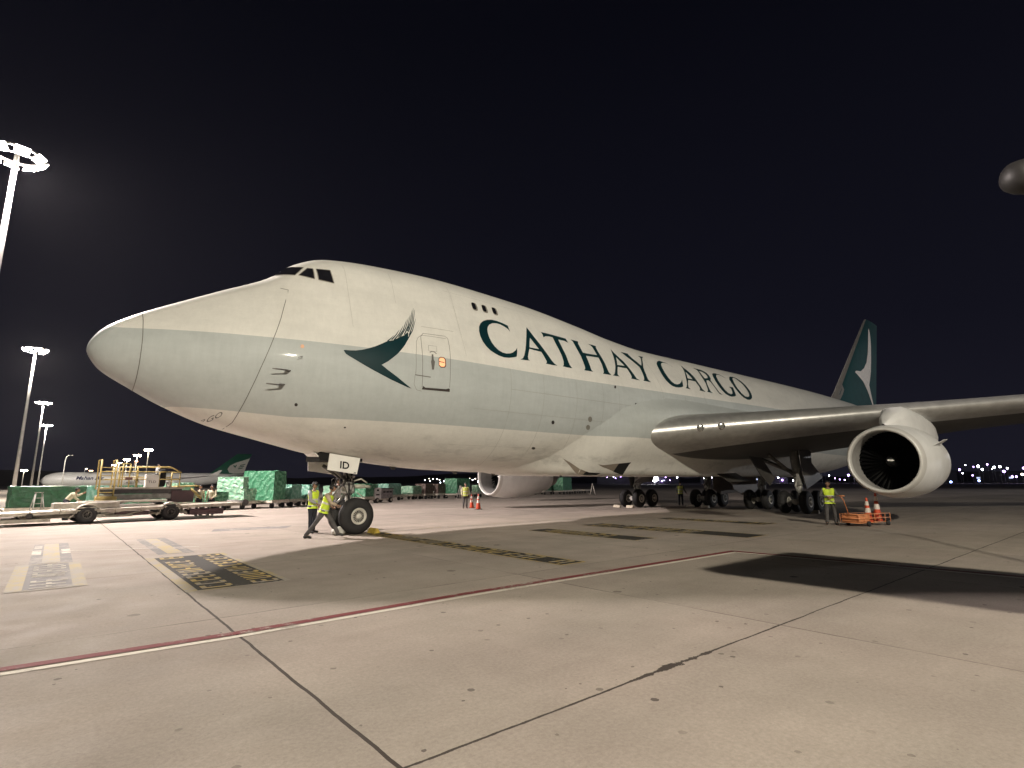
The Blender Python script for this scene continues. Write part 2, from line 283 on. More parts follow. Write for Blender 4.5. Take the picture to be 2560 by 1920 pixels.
DOOR2=[(8.580,5.258),(8.609,5.947),(8.693,6.471),(8.787,6.646),(8.929,6.759),(9.263,6.780),(9.895,6.787)]
SILL=[(8.840,4.810),(8.872,4.927),(8.960,4.882),(9.735,4.902),(9.839,4.936),(9.885,4.924),(9.889,4.822)]
HANDLE=[(9.187,6.060),(9.249,6.072),(9.246,5.883),(9.288,5.806),(9.238,5.522),(9.169,5.514),(9.139,5.786),(9.167,5.873)]
DWIN=[(9.445,5.961),(9.523,6.022),(9.666,6.025),(9.729,5.949),(9.719,5.712),(9.670,5.643),(9.510,5.628),(9.434,5.693)]
DPL=[(9.125,6.400),(9.445,6.408),(9.405,6.191),(9.100,6.184)]
P1=[(4.946,8.871),(5.041,8.885),(5.169,8.868),(5.364,8.853),(5.064,8.463),(4.859,8.507),(4.721,8.517)]
P2=[(5.459,8.824),(5.611,8.811),(5.607,8.375),(5.159,8.468)]
P3=[(5.702,8.815),(6.121,8.828),(6.183,8.303),(5.723,8.362)]
UDW=[[(11.508,8.695),(11.789,8.746),(11.837,8.572),(11.790,8.426),(11.599,8.381),(11.493,8.489)],
[(12.014,8.712),(12.307,8.765),(12.352,8.588),(12.300,8.439),(12.102,8.392),(11.994,8.502)],
[(12.536,8.724),(12.840,8.779),(12.882,8.597),(12.826,8.445),(12.620,8.397),(12.510,8.509)]]
OVALS=[[(5.135,4.069),(5.135,4.045),(5.124,4.027),(5.103,4.019),(5.079,4.024),(5.058,4.041),(5.045,4.064),(5.045,4.088),(5.057,4.106),(5.078,4.113),(5.102,4.108),(5.123,4.092)],
[(18.879,5.987),(18.857,5.947),(18.822,5.916),(18.783,5.901),(18.749,5.908),(18.730,5.933),(18.731,5.971),(18.753,6.011),(18.789,6.043),(18.830,6.058),(18.864,6.051),(18.881,6.025)],
[(20.256,5.330),(20.245,5.305),(20.220,5.285),(20.187,5.276),(20.154,5.279),(20.131,5.295),(20.124,5.318),(20.134,5.343),(20.160,5.362),(20.193,5.372),(20.226,5.368),(20.248,5.353)],
[(15.084,4.132),(15.087,4.092),(15.068,4.062),(15.030,4.049),(14.984,4.056),(14.942,4.083),(14.916,4.121),(14.913,4.160),(14.933,4.191),(14.971,4.204),(15.017,4.196),(15.058,4.170)],
[(17.263,4.406),(17.265,4.347),(17.232,4.301),(17.174,4.281),(17.105,4.293),(17.045,4.332),(17.010,4.389),(17.010,4.448),(17.045,4.494),(17.104,4.514),(17.172,4.502),(17.230,4.463)],
[(17.261,4.062),(17.269,4.008),(17.241,3.967),(17.185,3.949),(17.115,3.960),(17.050,3.996),(17.010,4.048),(17.003,4.101),(17.033,4.143),(17.091,4.161),(17.159,4.150),(17.222,4.114)],
[(14.641,3.102),(14.649,3.077),(14.629,3.058),(14.585,3.050),(14.529,3.055),(14.477,3.071),(14.442,3.095),(14.434,3.120),(14.455,3.139),(14.499,3.147),(14.555,3.142),(14.606,3.126)],
[(5.094,5.805),(5.087,5.773),(5.068,5.747),(5.041,5.736),(5.014,5.741),(4.995,5.762),(4.988,5.793),(4.995,5.825),(5.015,5.851),(5.042,5.862),(5.068,5.857),(5.088,5.836)],
[(6.716,3.484),(6.716,3.472),(6.707,3.464),(6.691,3.460),(6.672,3.462),(6.656,3.470),(6.646,3.481),(6.646,3.493),(6.655,3.502),(6.671,3.505),(6.690,3.503),(6.706,3.495)]]
# ------------------------------------------------------------------ the cargo aircraft
KX=[0,.1,.3,1,2,3.2,4.5,5.2,6.2,8,11,15,18.5,21,24,30,45,56,68.6]
KZB=[5.43,5.161,4.912,4.472,3.946,3.474,3.145,2.974,2.745,2.50,2.235,2.14,2.12,2.10,2.10,2.122,2.196,3.3,6.5]
KZT=[5.43,5.747,6.027,6.562,7.142,7.808,8.53,9.154,9.611,9.829,9.954,9.857,9.549,9.251,9.05,9.089,9.192,9.1,8.2]
KW=[0.0,.365,.598,1.037,1.501,1.953,2.347,2.531,2.73,3.021,3.238,3.25,3.25,3.25,3.25,3.25,3.25,2.6,.6]
KZW=[5.43,5.42,5.41,5.38,5.36,5.36,5.36,5.36,5.36,5.36,5.36,5.36,5.36,5.36,5.36,5.36,5.4,6.,7.4]
KK=[1,.96,.9,.72,.6,.55,.55,.58,.62,.68,.7,.7,.72,.76,.84,.86,.86,.8,.8]
SK=[math.sqrt(q) for q in KX]
def _slopes(y):
    n=len(SK);h=[SK[i+1]-SK[i] for i in range(n-1)];d=[(y[i+1]-y[i])/h[i] for i in range(n-1)];m=[0]*n
    for i in range(1,n-1):
        if d[i-1]*d[i]>0:
            w1=2*h[i]+h[i-1];w2=h[i]+2*h[i-1];m[i]=(w1+w2)/(w1/d[i-1]+w2/d[i])
    m[0]=d[0];m[-1]=d[-1];return m
TB=[(t,_slopes(t)) for t in (KZB,KZT,KW,KZW,KK)]
_sc={}
def sprm(x):
    key=round(x,4)
    if key in _sc: return _sc[key]
    xx=max(x-.037*math.exp(-max(x,0)),0); s=min(math.sqrt(xx),SK[-1]-1e-6); i=0
    while i<len(SK)-2 and s>SK[i+1]: i+=1
    h=SK[i+1]-SK[i];t=(s-SK[i])/h;o=[]
    for y,m in TB:
        o.append((2*t**3-3*t**2+1)*y[i]+(t**3-2*t**2+t)*h*m[i]+(-2*t**3+3*t**2)*y[i+1]+(t**3-t**2)*h*m[i+1])
    _sc[key]=o; return o
def side(x,z):
    zb,zt,w,zw,k=sprm(x); Rr=max(zw-zb,1e-4); T=zt-zw
    if z<=zb or z>=zt: return 0.0
    if T>Rr*1.0001:
        r=k*Rr; z2=zt-r; sa=(Rr-r)/(z2-zw); ca=math.sqrt(max(1-sa*sa,0)); za=zw+Rr*sa; zc=z2+r*sa
        if z<=za: y=math.sqrt(max(Rr*Rr-(z-zw)**2,0))
        elif z>=zc: y=math.sqrt(max(r*r-(z-z2)**2,0))
        else: y=Rr*ca+(r*ca-Rr*ca)*(z-za)/(zc-za)
    else:
        if z<zw: y=math.sqrt(max(Rr*Rr-(z-zw)**2,0))
        else: y=Rr*math.sqrt(max(1-((z-zw)/T)**2,0))
    return y*w/Rr
def surf(x,z,off=0):
    y=side(x,z); e=.01
    sx=(side(x+e,z)-side(x-e,z))/(2*e); sz=(side(x,z+e)-side(x,z-e))/(2*e)
    n=Vector((-sx,-1,-sz)).normalized(); return Vector((x,-y,z))+n*off
def secpts(x,n=44):
    zb,zt,w,zw,k=sprm(x); Rr=max(zw-zb,1e-4); T=zt-zw; P=[]
    for i in range(n+1):
        ph=-math.pi/2+math.pi*i/n
        if T>Rr*1.0001:
            r=k*Rr; z2=zt-r; al=math.asin(min(1,(Rr-r)/(z2-zw)))
            y,z=(Rr*math.cos(ph),zw+Rr*math.sin(ph)) if ph<=al else (r*math.cos(ph),z2+r*math.sin(ph))
        else: y=Rr*math.cos(ph); z=zw+(Rr if ph<0 else T)*math.sin(ph)
        P.append((max(y,0)*w/Rr,z))
    return P
def decal(loops,name,m,parent,off=.006,gx=.22,gz=.11,mirror=False):
    """a painted shape or thin plate that follows the hull; loops in (x,z)"""
    vs=[Vector((p[0],p[1],0)) for l in loops for p in l]
    tri=geometry.tessellate_polygon([[Vector((p[0],p[1],0)) for p in l] for l in loops])
    bm=bmesh.new(); bv=[bm.verts.new((v.x,0,v.y)) for v in vs]
    for t in tri:
        try: bm.faces.new([bv[i] for i in t])
        except ValueError: pass
    x0=min(v.x for v in vs);x1=max(v.x for v in vs);z0=min(v.y for v in vs);z1=max(v.y for v in vs)
    z=math.ceil(z0/gz)*gz
    while z<z1:
        bmesh.ops.bisect_plane(bm,geom=bm.verts[:]+bm.edges[:]+bm.faces[:],plane_co=(0,0,z),plane_no=(0,0,1)); z+=gz
    x=math.ceil(x0/gx)*gx
    while x<x1:
        bmesh.ops.bisect_plane(bm,geom=bm.verts[:]+bm.edges[:]+bm.faces[:],plane_co=(x,0,0),plane_no=(1,0,0)); x+=gx
    for v in bm.verts:
        p=surf(v.co.x,v.co.z,off); v.co=(p.x,-p.y if mirror else p.y,p.z)
    me=bpy.data.meshes.new(name); bm.to_mesh(me); bm.free(); me.materials.append(m)
    for p in me.polygons: p.use_smooth=True
    return link(bpy.data.objects.new(name,me),parent)
def ribbon(mb,pts,w,off=.004,closed=False,step=.12,mirror=False,mi=0):
    if closed: pts=pts+[pts[0]]
    P=[]
    for a,b in zip(pts,pts[1:]):
        L=math.hypot(b[0]-a[0],b[1]-a[1]); n=max(1,int(L/step))
        for i in range(n): P.append((a[0]+(b[0]-a[0])*i/n,a[1]+(b[1]-a[1])*i/n))
    P.append(pts[-1]); vs=[];fs=[]
    for i,p in enumerate(P):
        a=P[max(i-1,0)];b=P[min(i+1,len(P)-1)]
        ta=surf(*a,off);tb=surf(*b,off);t=(tb-ta).normalized()
        c=surf(p[0],p[1],off); e=surf(p[0],p[1],off+.05); n=(e-c).normalized(); u=t.cross(n).normalized()
        ww=w(i/(len(P)-1)) if callable(w) else w
        for q in (c+u*ww/2,c-u*ww/2): vs.append((q.x,-q.y if mirror else q.y,q.z))
    for i in range(len(P)-1): fs.append((2*i,2*i+1,2*i+3,2*i+2))
    mb.add(vs,fs,mi,True)
AC=empty('cargo_airplane',(0,0,0),0,'huge white four-engined cargo jet with humped nose and dark green lettering, filling the apron','airplane')
xs=[(3.2*i/70)**2*1.0+.0372 for i in range(71)]; xs=[x for x in xs if x<10.0]+[10+.4*i for i in range(36)]+[24.5+1.1*i for i in range(41)]
mb=MB(); NN=44; rings=[]
for x in xs:
    P=secpts(x,NN); ring=[(x,-y,z) for y,z in P]+[(x,y,z) for y,z in P[-2:0:-1]]; rings.append(ring)
n=len(rings[0]); mb.v=[v for r in rings for v in r]
for i in range(len(rings)-1):
    for k in range(n): mb.f.append([i*n+k,i*n+(k+1)%n,(i+1)*n+(k+1)%n,(i+1)*n+k]); mb.m.append(0); mb.sm.append(True)
mb.f.append([(len(rings)-1)*n+k for k in range(n)]); mb.m.append(0); mb.sm.append(False)
fus=mb.build('fuselage',M_liv,AC)
# lettering, bird emblem
for L in LETTERS: decal(L,'letter',M_green,AC)
bird=decal([BIRD],'bird_emblem',M_green,AC,off=.006)
mb=MB()
for s in STRANDS: ribbon(mb,s,lambda t:.034*(1-t)**.5+.004,.0085)
mb.build('feather_strand',M_green,bird)
# seams
def seam(pl,w,m=None,mir=False):
    mb=MB(); ribbon(mb,pl,w,.010,mirror=mir,step=.08); mb.build('panel_seam',m or M_line,AC)
M_line2=mat('faint_line',(.30,.29,.26),.7,0,.1,5)
for pl in (RADSEAM,DOORSEAM):
    seam(pl,.020); seam(pl,.020,None,True)
for xq in (12.6,14.3,16.2,17.9,19.0,22.5,26.5,29.5): seam([(xq,2.9),(xq,8.2 if xq>20 else 6.0)],.009,M_line2)
for xq,zq in ((6.6,6.7),(8.2,7.9),(10.6,6.2)): seam([(xq,zq),(xq,9.2)],.006,M_line2)
for a_,b_,z_ in ((10.5,17,3.1),(11,21,4.35),(10.3,16,8.95)): seam([(a_,z_),(b_,z_)],.006,M_line2)
seam([(12.6,5.2),(22,5.2)],.010,M_line2); seam([(10.3,7.15),(9.0,7.12)],.010,M_line2); seam([(12.6,2.9),(12.6,2.4)],.010,M_line2)
seam([(24.5,4.2),(24.5,6.1)],.014,M_line2)
# crew door
dr=decal([[(8.86,4.93),(8.84,5.6),(8.87,6.35),(8.91,6.70),(9.03,6.84),(9.85,6.86),(9.95,6.78),(9.94,6.4),(9.86,5.6),(9.85,4.97)]],'crew_door',mat('door_line',(.30,.29,.26),.6,0,.05,4),AC,off=.0025) if False else None
mb=MB(); ribbon(mb,DOOR,.016,.005); ribbon(mb,DOOR2,.012,.004); ribbon(mb,[(8.56,5.27),(8.55,4.95),(8.66,4.78),(8.84,4.75)],.010)
ribbon(mb,DPL,.010,closed=True); ribbon(mb,[(8.56,5.27),(9.13,5.25)],.03); ribbon(mb,[(9.13,6.13),(9.22,6.18),(9.31,6.17),(9.38,6.11)],.03,.01)
dr=mb.build('crew_door',M_line,AC)
decal([SILL],'door_sill',mat('sill_dark',(.045,.035,.03),.7),dr,off=.012)
decal([HANDLE],'handle',mat('handle_grey',(.16,.15,.14),.5,.3),dr,off=.02)
decal([DWIN],'window_frame',mat('amber_frame',(.16,.075,.045),.5),dr,off=.008)
c0=(9.58,5.83); decal([[(c0[0]+(a-c0[0])*.78-.01,c0[1]+(b-c0[1])*.82) for a,b in DWIN]],'window',mat('lit_window',(.8,.45,.25),.4,emit=(1,.46,.22),es=.75),dr,off=.012)
ribbon_mb=MB(); ribbon(ribbon_mb,[(9.46,5.84),(9.66,5.82)],.03,.015); ribbon_mb.build('window_bar',mat('amber_frame',(.16,.075,.045)),dr)
for k,U in enumerate(UDW):
    cx=sum(p[0] for p in U)/len(U); cz=sum(p[1] for p in U)/len(U)
    W_=[(cx+(a-cx),cz+(b-cz)*1.0) for a,b in U]
    rr=[]
    for i in range(16):
        an=2*math.pi*i/16; ca,sa=math.cos(an),math.sin(an); rr.append((cx+.135*math.copysign(abs(ca)**.6,ca),cz+.19*math.copysign(abs(sa)**.6,sa)))
    for mir in (False,True):
        fr=decal([rr],'upper_window',mat('window_ring',(.22,.20,.17),.5),AC,off=.010,gx=.5,gz=.08,mirror=mir)
        decal([[(cx-.03+(a-cx)*.72,cz+.012+(b-cz)*.80) for a,b in rr]],'pane',M_glass,fr,off=.016,gx=.5,gz=.08,mirror=mir)
# cockpit glazing
def crown(x): return (x,sprm(x)[1]-.004)
PA=[crown(4.99),crown(4.86),crown(4.72),crown(4.58),(4.70,8.525),(4.859,8.500),(5.064,8.463),(5.20,8.64),(5.364,8.853),(5.169,8.875)]
PBn=[(5.459,8.824),(5.611,8.811),(5.607,8.375),(5.38,8.42),(5.159,8.468)]
PCn=[(5.702,8.815),(6.121,8.828),(6.183,8.303),(5.723,8.362)]
for mir in (False,True):
    for P in (PA,PBn,PCn):
        w_=decal([P],'cockpit_window',M_glass,AC,off=.008,gx=.05,gz=.05,mirror=mir)
        mb=MB(); ribbon(mb,[q for q in P if not (P is PA and q[1]>8.60 and q[0]<5.0)] if P is PA else P,.028,.012,closed=(P is not PA),mirror=mir,step=.05); mb.build('window_frame',mat('frame_grey',(.24,.22,.19),.5),w_)
# small things on the hull
for i,O in enumerate(OVALS):
    decal([O],'hull_port',mat('port_dark',(.030,.024,.022),.6) if i not in (4,5,7) else (mat('port_grey',(.20,.19,.165),.55) if i!=7 else mat('beacon_amber',(.75,.42,.25),.4)),AC,off=.006)
for (bx,bz,tx) in ((4.707,5.012,4.30),(4.61,4.609,4.20)):
    mb=MB(); p=surf(bx,bz,0); q=surf(bx,bz,.17)
    mb.prism([p+Vector((-.09,0,0)),p+Vector((.09,0,0)),q+Vector((-.01,0,0)),q+Vector((-.10,0,0))],(0,0,.03)); q2=Vector((q.x-.05,q.y,q.z+.012)); mb.tube([q2+Vector((.03,0,0)),q2+Vector((-.30,-.0,0)),q2+Vector((-.40,0,0))],[.022,.018,.010],8)
    mb.build('pitot_probe',mat('probe_metal',(.20,.18,.17),.4,.8),AC)
mb=MB(); p=surf(5.04,5.456,0); q=surf(5.04,5.456,.10); mb.tube([p,q,q+Vector((-.12,0,-.05))],[.012,.012,.008],6); mb.build('vane_probe',mat('probe_metal',(.2,.18,.17)),AC)
for (ax,h) in ((16.1,.14),(10.6,.06),(37.0,.10)):
    mb=MB(); zt=sprm(ax)[1]; mb.prism([(ax-.12,-.02,zt-.02),(ax+.22,-.02,zt-.02),(ax+.18,-.02,zt+h),(ax+.02,-.02,zt+h)],(0,.04,0)); mb.build('antenna',M_white,AC)
for ax in (9.4,12.2,14.2,18.3):
    mb=MB(); zb=sprm(ax)[0]; mb.prism([(ax-.1,-.015,zb+.02),(ax+.2,-.015,zb+.02),(ax+.16,-.015,zb-.12),(ax+.03,-.015,zb-.12)],(0,.03,0)); mb.build('belly_antenna',M_dull,AC)
# underside lettering remains on the nose
TX={}
def text_mb(s,size,bold=0):
    cu=bpy.data.curves.new('t','FONT'); cu.body=s; cu.size=size; cu.offset=bold; cu.resolution_u=3; o=bpy.data.objects.new('t',cu); sc.collection.objects.link(o)
    dg=bpy.context.evaluated_depsgraph_get(); me=bpy.data.meshes.new_from_object(o.evaluated_get(dg)); V=[tuple(v.co) for v in me.vertices]; F=[list(p.vertices) for p in me.polygons]
    bpy.data.objects.remove(o); bpy.data.meshes.remove(me); return V,F
V,F=text_mb('RGO',.24)
# runs along the hull underside, tilted upward
for a,b in ((1,0),):
    vs=[]
    for v in V:
        px=2.93+v[0]*.80-v[1]*.15; pz=3.455+v[0]*.47+v[1]*.80; vs.append(tuple(surf(px,min(max(pz,sprm(px)[0]+.02),6),.006)))
    mb=MB(); mb.add(vs,F); mb.build('small_lettering',mat('faded_letter',(.10,.11,.10),.6),AC)
# wing to body fairing
def xc(z):
    T=[(2.0,13.4),(2.3,14.4),(2.76,15.6),(3.81,17.1),(5.0,19.2),(5.5,20.9),(5.9,23.5)]
    if z<=T[0][0]: return T[0][1]
    for (a,b),(c,d) in zip(T,T[1:]):
        if z<=c: return b+(d-b)*(z-a)/(c-a)
    return 99
def sm(t): t=min(max(t,0),1); return t*t*(3-2*t)
mb=MB(); nx,nz=60,30; rows=[]
for i in range(nx+1):
    x=13+33*i/nx; row=[]
    for sgn in (1,-1):
        pts=[]
        for j in range(nz+1):
            t=j/nz; ph=-math.pi/2+ (math.pi*.60)*t
            zb,zt,w,zw,k=sprm(x); Rr=zw-zb; y=Rr*math.cos(ph); z=zw+Rr*math.sin(ph)
            d=x-xc(z); en=sm((46-x)/9); top=sm((5.95-z)/.9)
            low=sm((4.6-z)/1.6)
            off=(.58*sm(d/2.6)*en*top+.02*min(1,d*4)*en if d>0 else -.05*min(1,-d*2))
            if z>5.9 or x>45.5: off=-.05
            n=Vector((0,-math.cos(ph),math.sin(ph)))
            wide=1+.0*low; bulge=.34*sm(d/5)*sm(1-abs(z-2.45)/.62)*en
            p=Vector((x,-y,z))+n*(off+bulge); p.z=max(p.z,2.07-.02*sm(d/6)); pts.append((p.x,p.y*sgn,p.z))
        row.append(pts)
    rows.append(row[0][::-1]+row[1][1:])
n=len(rows[0]); mb.v=[v for r in rows for v in r]
for i in range(nx):
    for k in range(n-1): mb.f.append([i*n+k,i*n+k+1,(i+1)*n+k+1,(i+1)*n+k]); mb.m.append(0); mb.sm.append(True)
fair=mb.build('wing_fairing',M_liv,AC)
# belly air inlets
from mathutils.bvhtree import BVHTree
_dg=bpy.context.evaluated_depsgraph_get(); bpy.context.view_layer.update()
_bv=[BVHTree.FromObject(o,_dg) for o in (fus,fair)]
def under(a,b):
    zs=[h[0].z for h in (t.ray_cast(Vector((a,b,0)),Vector((0,0,1))) for t in _bv) if h[0] is not None]
    return min(zs) if zs else 2.2
def belly_patch(P,m,name,par,off):
    bm=bmesh.new(); bv=[bm.verts.new((q[0],q[1],0)) for q in P]; bm.faces.new(bv); bmesh.ops.triangulate(bm,faces=bm.faces[:])
    for k in range(4): bmesh.ops.subdivide_edges(bm,edges=bm.edges[:],cuts=1,use_grid_fill=True)
    for v in bm.verts: v.co.z=under(v.co.x,v.co.y)-off
    me=bpy.data.meshes.new(name); bm.to_mesh(me); bm.free(); me.materials.append(m); return link(bpy.data.objects.new(name,me),par)
INLETS=[[(16.4,-2.12,0),(18.6,-2.32,0),(18.4,-2.0,0)],[(18.2,-2.55,0),(20.3,-2.75,0),(20.1,-2.36,0)]]
for T_ in INLETS:
    o=belly_patch(T_,mat('inlet_dark',(.24,.20,.16),.8),'air_inlet',AC,.012)
    a,b,c=[Vector(q) for q in T_]; belly_patch([a.lerp(b,.62),b,c,a.lerp(c,.62)],M_black,'inlet_mouth',o,.02)
# wings
def interp(T,y):
    if y<=T[0][0]: return T[0][1]
    for (a,b),(c,d) in zip(T,T[1:]):
        if y<=c: return b+(d-b)*(y-a)/(c-a)
    return T[-1][1]
LEZ=[(0,3.80),(3.25,3.95),(5.3,4.18),(8.7,4.5),(11.5,4.77),(15.3,5.1),(21,5.75),(32.2,7.1)]
def lex(y): return 20.5+.885*(y-3.25)
def tex(y): return 36.6+(y-3.25)*.2 if y<12.6 else 38.47+(y-12.6)*.585
def tez(y): return interp(LEZ,y)-interp([(0,.55),(3.25,.6),(12.6,.3),(32.2,.05)],y)
def tc_(y): return interp([(0,.155),(3.25,.150),(6,.13),(12,.105),(20,.092),(32.2,.08)],y)
def af(u,t): return 5*t*(.2969*math.sqrt(u)-.126*u-.3516*u*u+.2843*u**3-.1036*u**4)
US=[(1-math.cos(math.pi*i/34))/2 for i in range(35)]
def wing_pt(y,i,up,sgn):
    u=US[i]; c=tex(y)-lex(y); z0=interp(LEZ,y); z1=tez(y); h=af(u,tc_(y))*c; cam_=.012*c*4*u*(1-u)
    hh=h*(1.02 if up else -interp([(3,.72),(9,.82),(14,.98)],y)); ff=interp([(3.25,1),(14,.9)],y)
    return (lex(y)+c*u, sgn*y, z0+(z1-z0)*u+hh+cam_*(.4))
YS=[1.5,3.0,3.4,4,5,6.5,8.5,10.2,11.7,13.5,16,18.5,21,24,28,32.2]
def wing(sgn):
    NI=len(US)-1; cut_lo,cut_up=9,8
    def strip(name,seq,m,par):
        mb=MB(); b=0
        for y in YS:
            for (i,upp) in seq: mb.v.append(wing_pt(y,i,upp,sgn))
        n=len(seq)
        for j in range(len(YS)-1):
            for k in range(n-1): mb.f.append([j*n+k,j*n+k+1,(j+1)*n+k+1,(j+1)*n+k]); mb.m.append(0); mb.sm.append(True)
        return mb.build(name,m,par)
    le=[(i,False) for i in range(cut_lo,0,-1)]+[(i,True) for i in range(0,cut_up+1)]
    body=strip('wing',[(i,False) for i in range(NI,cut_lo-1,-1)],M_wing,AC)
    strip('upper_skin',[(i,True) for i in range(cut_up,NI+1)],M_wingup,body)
    strip('leading_edge',le,M_metal,body)
    # winglet
    y=32.2; mb=MB(); mb.prism([(46.2,sgn*32.2,7.05),(50.2,sgn*32.2,7.05),(51.2,sgn*33.1,9.0),(49.6,sgn*33.1,9.0)],(0,sgn*.08,0)); mb.build('winglet',M_white,body)
    # flap track fairings
    for yy,L0,L1,rr in ((7.9,-4.4,1.2,.46),(16.2,-3.6,1.7,.36),(19.0,-3.2,1.6,.33),(24.8,-2.6,1.5,.27)):
        tx=tex(yy); zz=tez(yy)-.55; mb=MB(); pts=[];rad=[]
        for i in range(15):
            t=i/14; pts.append((tx+L0+(L1-L0)*t,sgn*yy,zz+.18-.45*math.sin(math.pi*t)**1.0+.12*t)); rad.append(max(.02,rr*math.sin(math.pi*min(.97,max(.02,t)))**.7))
        mb.tube(pts,rad,14); mb.build('flap_fairing',M_wing,body)
    return body
WL=wing(-1); WR=wing(1)
# landing lights in the root leading edge
for yy in (5.25,5.95):
    c=Vector(wing_pt(yy,0,True,-1)); mb=MB(); axd=Vector((-.75,-.66,.02)).normalized()
    mb.lathe([(-.10,.0),(-.10,.13),(.03,.165),(.05,.155),(.055,.13)],c-axd*.03,axd,24,0); o=mb.build('landing_light',M_chrome,WL)
    mb=MB(); mb.lathe([(.045,.13),(.052,.08),(.055,0)],c-axd*.03,axd,24,0); mb.build('lens',mat('lens_grey',(.30,.30,.28),.12,.5),o)
# engines
def blade_disc(mb,o,ax,r0,r1,n,tw):
    o=Vector(o); u=Vector((0,1,0)); w=Vector((0,0,1))
    for k in range(n):
        a=2*math.pi*k/n; da=2*math.pi/n
        def P(r,a,t): return o+Vector((t,0,0))+u*(r*math.cos(a))+w*(r*math.sin(a))
        vs=[P(r0,a,0),P(r0,a+da*.8,.22),P(r1*.6,a+da*.95,.20),P(r1,a+da*1.05,.12),P(r1,a+da*.25,-.02),P(r1*.6,a+da*.1,0)]
        mb.add(vs,[(0,1,2,5),(5,2,3,4)])
def engine(ex,ey,ez,ref=None):
    e=empty('engine',(ex,ey,ez)); e.parent=AC
    mb=MB(); X=(1,0,0)
    mb.lathe([(.28,1.335),(.7,1.41),(1.3,1.47),(2.2,1.475),(3.2,1.42),(4.1,1.30),(4.75,1.16),(5.35,1.02),(5.40,.98),(5.2,.97),(4.6,1.0)],(0,0,0),X,56); mb.build('cowl',M_nac,e)
    mb=MB(); mb.lathe([(.28,1.335),(.12,1.30),(.03,1.25),(0,1.20),(.03,1.165),(.12,1.145),(.22,1.14)],(0,0,0),X,56); mb.build('inlet_lip',mat('lip_metal',(.62,.61,.59),.45,.15,.05,2),e)
    mb=MB(); mb.lathe([(.22,1.14),(.6,1.15),(1.0,1.18),(1.25,1.19)],(0,0,0),X,56); mb.build('inlet_duct',mat('duct_grey',(.30,.29,.28),.6),e)
    mb=MB(); blade_disc(mb,(1.2,0,0),X,.25,1.185,38,.3); mb.build('fan',M_fan,e)
    mb=MB(); mb.lathe([(1.5,1.2),(1.5,.0)],(0,0,0),X,40); mb.build('fan_case',M_black,e)
    mb=MB(); mb.lathe([(.88,.0),(.90,.06),(.96,.12),(1.05,.18),(1.2,.24),(1.3,.26)],(0,0,0),X,28); sp_=mb.build('spinner',mat('spinner_dark',(.012,.012,.013),.45,.0),e)
    mb=MB(); mb.add([(.895,-.12+.0,.0),(.862,-.06,.035),(.872,.05,.045),(.885,.09,.02),(.868,.05,-.005),(.872,-.05,-.02)],[(0,1,2,3,4,5)]); mb.v=[(x+.005,y*1.25,z*1.3) for x,y,z in mb.v]; mb.build('swirl_mark',mat('swirl_white',(.8,.8,.75),.5),sp_)
    mb=MB(); mb.lathe([(4.6,.86),(5.3,.80),(6.2,.62),(6.25,.58),(6.0,.5)],(0,0,0),X,36); mb.lathe([(5.8,.42),(6.6,.24),(7.0,.02)],(0,0,0),X,24); mb.build('core_nozzle',mat('burnt_metal',(.22,.19,.17),.4,.8),e)
    mb=MB()
    for k in range(2):
        zz=.25-.5*k; pass
    mb.prism([(1.3,-1.40,.55),(2.4,-1.37,.62),(2.4,-1.62,.80),(1.9,-1.60,.77)],(0,0,.02)); mb.build('strake',M_nac,e)
    return e
def pylon(yy,ex,ez):
    sgn=-1 if yy<0 else 1; a=abs(yy); lx=lex(a); lz=interp(LEZ,a)
    mb=MB(); secs=[]
    prof=[(ex+.6,ez+1.36,ez+1.46,.05),(ex+1.2,ez+1.3,ez+1.86,.30),(ex+2.2,ez+1.2,ez+2.28,.50),(lx-.6,ez+1.0,lz-.02,.58),(lx+.5,ez+.8,lz-.12,.62),(lx+2.0,ez+.6,lz-.3,.58),(lx+2.9,ez+.6,lz-.5,.50),(lx+3.4,ez+.8,lz-.65,.30)]
    vs=[];n=10
    for (x,z0,z1,w) in prof:
        for k in range(n):
            an=2*math.pi*k/n; ca,sa=math.cos(an),math.sin(an)
            vs.append((x,yy+w*math.copysign(abs(ca)**.5,ca),(z0+z1)/2+(z1-z0)/2*math.copysign(abs(sa)**.6,sa)))
    fs=[]
    for i in range(len(prof)-1):
        for k in range(n): fs.append((i*n+k,i*n+(k+1)%n,(i+1)*n+(k+1)%n,(i+1)*n+k))
    mb.add(vs,fs,0,True); mb.build('pylon',M_nac,AC)
for (ex,ey,ez) in ((24.35,-11.7,2.52),(22.9,11.6,2.14),(32.4,-20.8,3.1),(32.4,20.8,3.1)): engine(ex,ey,ez); pylon(ey,ex,ez)
# tail
def foil(mb,st,axis='z',n=14,mi=0,u0=0,u1=1):
    """st: list of (s, le, te, t, offset); s runs along span"""
    us=[u0+(u1-u0)*((1-math.cos(math.pi*i/n))/2 if u0==0 and u1==1 else i/n) for i in range(n+1)]
    rows=[]
    for (s,le,te,t,zz) in st:
        c=te-le; r=[(le+c*u,af(u,t)*c) for u in us[::-1]]+[(le+c*u,-af(u,t)*c) for u in us[(1 if u0==0 else 0):]]
        rows.append([(x,h,s) if axis=='z' else (x,s,zz+h) for x,h in r])
    m_=len(rows[0]); b=[v for r in rows for v in r]; fs=[]
    for j in range(len(rows)-1):
        for k in range(m_-1): fs.append((j*m_+k,j*m_+k+1,(j+1)*m_+k+1,(j+1)*m_+k))
    fs.append(tuple((len(rows)-1)*m_+k for k in range(m_)))
    mb.add(b,fs,mi,True)
def fle(z): return 54.2+(z-9.3)*1.215 if z>9.3 else 54.2-(9.3-z)*4
def fte(z): return 66.4+(z-9.3)*.40
